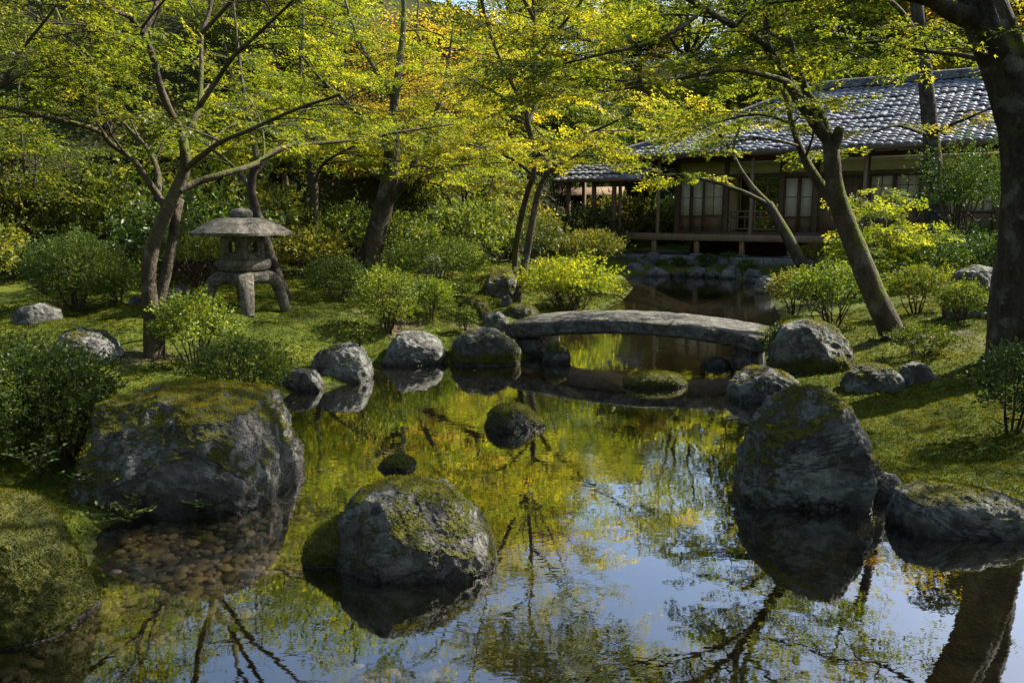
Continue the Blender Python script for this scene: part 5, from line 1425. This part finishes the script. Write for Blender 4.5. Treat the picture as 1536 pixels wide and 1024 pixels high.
# a sprig on the dark steep rock, ferny plants by the little beach
def sprig(label, px, py, top, n, seed, zb, col, spread=0.5, name='sprig', cat='plant'):
    rng = np.random.default_rng(seed)
    b = at_z(px, py, zb); k = mpp(b); H = (py - top) * k
    wood = Acc(); P, D, N = [], [], []
    for i in range(n):
        a = rng.uniform(0, 6.283); e = np.array([math.cos(a) * spread * H * rng.random(), math.sin(a) * spread * H * rng.random(), H * rng.uniform(0.6, 1.0)])
        Q = catmull([np.zeros(3), e * np.array([0.3, 0.3, 0.55]), e], 8)
        tube(wood, Q, np.linspace(0.005, 0.0015, 8), 4)
        for q in range(2, 8):
            for s_ in (-1, 1):
                d = unit(np.array([math.cos(a + s_ * 1.3), math.sin(a + s_ * 1.3), 0.35]) + rng.normal(size=3) * 0.3)
                P.append(Q[q]); D.append(d); N.append(unit(np.array([0, 0, 1.0]) + rng.normal(size=3) * 0.4))
    V, T, A = leaf_quads(np.array(P), np.array(D), np.array(N), max(0.03, 5 * k), rng, 'oval')
    root = empty(name, b, label, cat)
    link('stems', wood.mesh('stems', True), B_TWIG, root)
    f = link('leaves', make_mesh('leaves', V, tris=T, attrs={'tint': A}), M_AZ, root); f.color = tuple(col) + (1,)
sprig('upright leafy sprig growing from the dark steep rock', 540, 522, 468, 9, 1, 0.30, (1.3, 1.45, 0.9))
sprig('low leafy weeds on the little beach left of the pebbles', 165, 762, 706, 14, 2, 0.05, (0.7, 0.9, 0.8), 1.4)
sprig('creeping leafy weeds between the near mossy boulder and the pebbly shallows', 195, 785, 745, 14, 7, 0.03, (0.75, 0.95, 0.8), 1.8)
sprig('low leafy weeds at the foot of the huge boulder', 300, 772, 742, 8, 3, 0.02, (0.65, 0.8, 0.7), 1.6)
sprig('leafy weeds in the shade above the near mossy boulder', 60, 720, 655, 16, 4, 0.15, (0.6, 0.8, 0.7), 1.3)

# small yellow tree before the veranda's right half
def yellow_tree():
    g = ground_hit(1312, 440)
    tr = Tree(120, leaf=0.045, spray=0.36, kind='maple', flat=0.9)
    for e in ((1290, 300), (1318, 268), (1345, 300), (1380, 318), (1268, 335), (1400, 345), (1330, 330)):
        P, r = tr.limb([g - np.array([0, 0, .1]), at_y((1312 + e[0]) / 2 + RNG.uniform(-6, 6), (425 + e[1]) / 2 + 14, g[1] + RNG.uniform(-.3, .3)), at_y(e[0], e[1], g[1] + RNG.uniform(-.6, .6))], 0.022, 0.005, 6, 12)
        tr.side(P, r, 8, 0.5, 0.35, 1.0, sprays=3, sub=1, lift=0.3)
    tr.build('small_tree', 'small many-stemmed tree of bright yellow leaves behind the leaning maple', 'tree', g, B_GREY, M_MAPLE, color=(1.3, 1.35, 0.9))
yellow_tree()

# ---------------------------------------------------------------- woods on the slope behind
def forest_maple(seed, leaf=0.12, h=7.0):
    tr = Tree(seed, leaf=leaf, spray=0.95, kind='oval', sprays=SPRAYS_LITE, twigs=0, flat=0.35)
    rng = tr.rng
    fork = h * rng.uniform(0.2, 0.3)
    P, r = tr.limb([(0, 0, -0.3), (rng.normal() * 0.1, rng.normal() * 0.1, fork * 0.6), (rng.normal() * 0.2, rng.normal() * 0.2, fork)], 0.017 * h, 0.012 * h, 8, 12)
    top = P[-1]
    for i in range(6):
        a = i * 6.283 / 6 + rng.normal() * 0.4; rr = h * rng.uniform(0.16, 0.34); hh = h * rng.uniform(0.55, 0.95)
        e = np.array([math.cos(a) * rr, math.sin(a) * rr, hh])
        Q, q = tr.limb([top - np.array([0, 0, .1]), top * 0.5 + e * 0.5 + np.array([math.cos(a), math.sin(a), -0.4]) * 0.05 * h, e], 0.0085 * h, 0.003 * h, 6, 12, wig=0.06)
        tr.side(Q, q, 9, h * 0.2, 0.15, 1.0, sprays=4, sub=2, lift=0.15, seg=4)
    Q, q = tr.limb([top, top + np.array([0.1, 0, (h - fork) * 0.5]), top + np.array([0, 0.1, (h - fork) * 0.95])], 0.009 * h, 0.003 * h, 6, 12, wig=0.06)
    tr.side(Q, q, 12, h * 0.2, 0.1, 1.0, sprays=4, sub=2, lift=0.15, seg=4)
    V, T, A = tr.crown()
    return tr.wood.mesh('forest_trunk', True), make_mesh('forest_crown', V, tris=T, attrs={'tint': A})

def conifer(seed, h=11.0):
    tr = Tree(seed, leaf=0.24, spray=0.8, kind='oval', sprays=SPRAYS_LITE, twigs=0, flat=0.3); rng = tr.rng
    P, r = tr.limb([(0, 0, -0.3), (0.1, 0, h * 0.5), (0, 0, h)], 0.018 * h, 0.003 * h, 8, 24)
    for i in range(70):
        t = 0.15 + 0.83 * (i + rng.random()) / 70; a = i * 2.4 + rng.normal() * 0.3
        L = h * 0.23 * (1.05 - t) ** 0.75 * rng.uniform(0.7, 1.15)
        b = np.array([0, 0, h * t]); d = np.array([math.cos(a), math.sin(a), 0])
        Q, q = tr.limb([b, b + d * L * 0.5 + np.array([0, 0, 0.04 * L]), b + d * L + np.array([0, 0, -0.28 * L])], 0.02, 0.006, 4, 6, bump=0)
        tr.spray_along(Q, int(4 + L * 4), 0.15)
    V, T, A = tr.crown()
    return tr.wood.mesh('conifer_trunk', True), make_mesh('conifer_crown', V, tris=T, attrs={'tint': A})

MP = [forest_maple(900 + i) for i in range(5)]
CP_ = [conifer(950 + i) for i in range(2)]
_fr = np.random.default_rng(2024)
def copy_thing(src, name, label, cat, group, loc, rz, sc, color):
    """a copy of a thing (an Empty with its parts), its parts sharing mesh data"""
    r = src.copy(); COL.objects.link(r)
    r.name = name; r.location = loc; r.rotation_euler = (0, 0, rz); r.scale = sc
    r['label'] = label; r['category'] = cat; r['group'] = group
    for ch in list(src.children):
        c = ch.copy(); COL.objects.link(c); c.parent = r
        if ch.name.startswith(('crown', 'foliage')): c.color = tuple(color) + (1,)
    return r
_src = {}
def plant_tree(kind, x, y, h, color, label, group, name='forest_tree', z=None, wide=1.0):
    idx = int(_fr.integers(0, len(MP) if kind != 'conifer' else len(CP_)))
    key = (kind, idx)
    me = (CP_ if kind == 'conifer' else MP)[idx]
    base_h = 11.0 if kind == 'conifer' else 7.0
    s_ = h / base_h
    loc = (x, y, zg1(x, y) if z is None else z)
    if key not in _src:
        root = empty(name, loc, label, 'tree', group)
        mt = {'maple': M_MAPLE, 'gold': M_GOLD, 'broad': M_BROAD, 'conifer': M_CONIFER}[kind]
        tw = link('trunk', me[0].copy() if me[0].materials else me[0], B_DARK if kind in ('conifer', 'broad') else B_GREY, root)
        c = link('crown', me[1].copy() if me[1].materials else me[1], mt, root); c.color = tuple(color) + (1,)
        root.rotation_euler = (0, 0, _fr.uniform(0, 6.28)); root.scale = (s_ * wide, s_ * wide, s_)
        _src[key] = root
    else:
        copy_thing(_src[key], name, label, 'tree', group, loc, _fr.uniform(0, 6.28), (s_ * wide, s_ * wide, s_), color)

LB = {'maple': ('yellow-green maple growing on the wooded slope behind the garden', 'yellow-green maples of the slope'),
      'gold': ('golden-orange maple growing on the wooded slope behind the garden', 'golden maples of the slope'),
      'broad': ('dark leafy evergreen growing on the wooded slope behind the garden', 'evergreens of the slope'),
      'conifer': ('dark pointed conifer growing at the top of the wooded slope', 'conifers of the slope')}
def sow():
    # bands of trees, nearer ones smaller; the band direction follows the foot of the slope
    for (ymin, ymax, step, hmin, hmax) in ((0.3, 2.5, 2.3, 3.6, 5.0), (3.5, 6.5, 2.9, 4.8, 6.4), (8, 12, 3.6, 5.4, 7.2), (15, 20, 4.6, 6, 8), (23, 29, 4.6, 7, 9.5), (34, 42, 5.0, 7.5, 10.5)):
        x = -26.0
        while x < 30:
            xx = x + _fr.normal() * step * 0.25
            base = np.interp(xx, HX, HILLB)
            yy = base + _fr.uniform(ymin, ymax)
            x += step * _fr.uniform(0.8, 1.25)
            if abs(xx) > 0.70 * yy + 3: continue
            # keep clear of the house
            q = np.array([xx, yy]) - HC; s_, t_ = q @ HU / HS, q @ HB / HS
            if -4 < s_ < 13 and -3 < t_ < 8.5: continue
            u = _fr.random()
            if ymin > 20: kind = 'conifer' if u < 0.4 else ('broad' if u < 0.7 else 'maple')
            elif ymin > 12: kind = 'gold' if u < 0.42 and xx > -9 else ('maple' if u < 0.72 else ('broad' if u < 0.88 else 'conifer'))
            else: kind = 'gold' if u < 0.4 and -5 < xx < 9 else ('broad' if u > (0.88 if xx > -6 else 0.6) else 'maple')
            if xx < -9 and kind == 'gold' and u < 0.2: kind = 'broad'
            h = _fr.uniform(hmin, hmax)
            col = {'maple': (1.15, 1.2, 0.9), 'gold': (1.05, 1.05, 0.9), 'broad': (1.1, 1.1, 0.9), 'conifer': (0.9, 1, 1)}[kind]
            f = _fr.uniform(0.75, 1.25) * (0.72 if xx < -6 else 1)  # crown colour lowered on the left slope, painting in the shade there
            if xx < -5: h *= 0.85
            if 0.03 < xx / yy < 0.24: h *= 0.72
            plant_tree(kind, xx, yy, h, tuple(c * f for c in col), *LB[kind], wide=_fr.uniform(0.95, 1.25))
sow()
for x, y, hh, kd in ((-9, 44, 11, 'broad'), (-5, 48, 11, 'conifer'), (-1.5, 46, 10, 'maple'), (2, 50, 8, 'conifer'), (8, 52, 7, 'conifer'), (11, 50, 11, 'broad'), (14.5, 47, 12, 'conifer'),
                     (17, 45, 11, 'maple'), (20, 42, 12, 'broad'), (23, 40, 12, 'conifer'), (13, 42, 9, 'maple'), (18, 38, 9, 'gold'), (22, 34, 10, 'maple'), (16.5, 41, 11, 'broad'), (5, 46, 6.5, 'broad')):
    plant_tree(kd, x, y, hh, (1.2, 1.2, 0.95), *LB[kd], wide=1.35)

# understorey bushes along the foot of the slope
BP = []
for i in range(4):
    rng = np.random.default_rng(700 + i)
    V, T, A, wood = shrub_mesh(rng, 2.0, 1.9, 1.35, 0.075, rough=0.26, stems=10, dens=0.9, kind='oval')
    BP.append((wood.mesh('bush_stems', True), make_mesh('bush_foliage', V, tris=T, attrs={'tint': A})))
_bs = {}
def plant_bush(x, y, sc, color, label, group, mat, z=None):
    i = int(_fr.integers(0, 4)); key = (i, mat.name)
    loc = (x, y, (zg1(x, y) if z is None else z) - 0.05)
    if key not in _bs:
        root = empty('understorey_bush', loc, label, 'bush', group); root.rotation_euler = (0, 0, _fr.uniform(0, 6.28)); root.scale = sc
        link('stems', BP[i][0].copy(), B_TWIG, root); f = link('foliage', BP[i][1].copy(), mat, root); f.color = tuple(color) + (1,)
        _bs[key] = root
    else:
        copy_thing(_bs[key], 'understorey_bush', label, 'bush', group, loc, _fr.uniform(0, 6.28), sc, color)
def understorey():
    L1 = ('leafy green bush in the dense undergrowth at the foot of the wooded slope', 'undergrowth bushes of the slope')
    L2 = ('dark evergreen bush in the dense undergrowth at the foot of the wooded slope', 'dark undergrowth bushes of the slope')
    for (ya, yb, step) in ((-2.2, -0.6, 1.5), (-0.5, 1.2, 1.7), (2, 4, 2.3), (5.5, 8, 3.0), (11, 14, 3.6)):
        x = -22.0
        while x < 24:
            xx = x + _fr.normal() * 0.3
            base = np.interp(xx, HX, HILLB)
            yy = base + _fr.uniform(ya, yb); x += step * _fr.uniform(0.75, 1.3)
            if abs(xx) > 0.68 * yy + 2: continue
            q = np.array([xx, yy]) - HC; s_, t_ = q @ HU / HS, q @ HB / HS
            if -1.2 < s_ < 13 and -3.5 < t_ < 6.0: continue
            s0 = _fr.uniform(0.75, 1.35)
            f = _fr.uniform(0.8, 1.6)
            dark = _fr.random() < 0.18
            plant_bush(xx, yy, (s0, s0, s0 * _fr.uniform(0.8, 1.25)), (f * _fr.uniform(0.9, 1.3), f, f * 0.9), *(L2 if dark else L1), M_BROAD if dark else M_AZ)
    for px, Y, s0 in ((838, 27.5, 1.3), (862, 31, 1.7), (892, 30.5, 1.6), (915, 33, 2.0), (945, 34, 2.0), (985, 36, 2.2), (820, 30, 1.6), (1060, 38, 2.3), (1110, 38, 2.3)):
        c = at_y(px, 340, Y)
        plant_bush(c[0], Y, (s0, s0, s0 * 1.15), (0.9, 1.1, 0.95), *L2, M_BROAD)
    for s_, t_, s0 in ((1.2, 6.6, 1.2), (2.6, 6.8, 1.4), (4.0, 6.6, 1.2), (2.0, 8.2, 1.8), (4.6, 8.6, 1.8)):
        q = HC + (HU * s_ + HB * t_) * HS
        plant_bush(q[0], q[1], (s0, s0, s0 * 1.1), (1.7, 1.6, 0.9), *L1, M_AZ)
    # more bushes right of the pond, before and beside the house
    for x, y, s0 in ((7.2, 13.2, 0.6), (8.4, 13.0, 0.8), (7.6, 11.6, 0.5), (9.3, 11.5, 0.8), (9.0, 9.6, 0.7), (8.2, 14.6, 0.7), (9.8, 13.8, 1.0)):
        plant_bush(x, y, (s0, s0, s0), (0.9, 1.05, 0.9), 'dark evergreen bush on the right bank between the massive trunk and the house', 'bushes beside the house', M_BROAD)
understorey()

# trees of the near bank behind and beside the photographer (they shut off the open sky there)
for x, y, hh in ((-8.5, 1.0, 7), (-9.5, -3.5, 8), (-5, -7, 8), (-0.5, -8.5, 9), (4, -7.5, 8), (9.5, -6, 8), (-13, 4, 8), (11, 1.5, 8), (-3, -12, 9), (7, -12, 9)):
    plant_tree('maple', x, y, hh, (1.0, 1.0, 0.9), 'leafy maple on the near bank beside and behind the photographer', 'maples of the near bank', wide=1.5)

# fallen leaves lying on the moss and, a few, on the water by the banks
def litter():
    rng = np.random.default_rng(31)
    x = rng.uniform(-7, 8, 5000); y = 2.4 + 11 * rng.random(5000) ** 1.3
    d = pond_d(x, y); s = soil_at(x, y)
    k = ((d > 0.05) & (rng.random(5000) < 0.10 + 0.35 * s)) | ((d < -0.04) & (d > -0.6) & (rng.random(5000) < 0.05))
    k &= np.abs(x) < 0.7 * y + 0.5
    x, y, d = x[k], y[k], d[k]; n = len(x)
    z = np.where(d > 0, zg(x, y) + 0.014, 0.004)
    a = rng.uniform(0, 6.283, n)
    D = np.stack([np.cos(a), np.sin(a), np.zeros(n)], -1); N = unit(np.array([0, 0, 1.0]) + rng.normal(size=(n, 3)) * np.where(d > 0, 0.3, 0.03)[:, None])
    V, T, A = leaf_quads(np.stack([x, y, z], -1), D, N, rng.uniform(0.022, 0.042, n), rng, 'star', rng.uniform(0, 1, n))
    m = leaf_mat('fallen_leaf', [(0.0, (0.09, 0.04, 0.015)), (0.4, (0.20, 0.11, 0.03)), (0.75, (0.34, 0.22, 0.03)), (1.0, (0.36, 0.10, 0.03))], trans=0.2, gloss=0.02)
    tag(link('fallen_leaves', make_mesh('fallen_leaves', V, tris=T, attrs={'tint': A}), m), 'brown and yellow fallen maple leaves scattered on the moss and along the waterline', 'fallen leaves', kind='stuff')
litter()
# ---------------------------------------------------------------- light, sky, camera
SUN_EL, SUN_AZ = R(43), R(64)         # azimuth clockwise from +Y (the view direction)
w = bpy.data.worlds.new('World'); SC.world = w; w.use_nodes = True
nt = w.node_tree; nt.nodes.clear()
sk = nt.nodes.new('ShaderNodeTexSky'); sk.sky_type = 'NISHITA'; sk.sun_disc = False
sk.sun_elevation = SUN_EL; sk.sun_rotation = SUN_AZ
sk.air_density = 1.0; sk.dust_density = 1.3
bg = nt.nodes.new('ShaderNodeBackground'); bg.inputs[1].default_value = 0.098
wo = nt.nodes.new('ShaderNodeOutputWorld')
nt.links.new(sk.outputs[0], bg.inputs[0]); nt.links.new(bg.outputs[0], wo.inputs[0])

ld = bpy.data.lights.new('sun', 'SUN'); ld.energy = 5.0; ld.angle = R(0.5); ld.color = (1.0, 0.92, 0.78)
lo = bpy.data.objects.new('sun', ld); COL.objects.link(lo)
sd = Vector((math.sin(SUN_AZ) * math.cos(SUN_EL), math.cos(SUN_AZ) * math.cos(SUN_EL), math.sin(SUN_EL)))
lo.rotation_euler = sd.to_track_quat('Z', 'Y').to_euler()
lo.location = sd * 40

cd = bpy.data.cameras.new('camera'); cd.sensor_fit = 'HORIZONTAL'; cd.sensor_width = 36.0; cd.lens = 36.0 * FPX / 1536.0
cd.clip_start = 0.05; cd.clip_end = 600
cam = bpy.data.objects.new('camera', cd); COL.objects.link(cam)
cam.location = (0, 0, CAM_H); cam.rotation_euler = (math.pi / 2 - PITCH, 0, 0)
SC.camera = cam
vs = SC.view_settings
vs.view_transform = 'Standard'; vs.look = 'None'; vs.gamma = 1.0; vs.exposure = 1.48
SC.render.engine = 'CYCLES'
cy = SC.cycles
cy.max_bounces = 7; cy.diffuse_bounces = 3; cy.glossy_bounces = 3; cy.transmission_bounces = 5; cy.transparent_max_bounces = 8
cy.caustics_reflective = False; cy.caustics_refractive = False
cy.use_denoising = True
cy.sample_clamp_indirect = 6.0
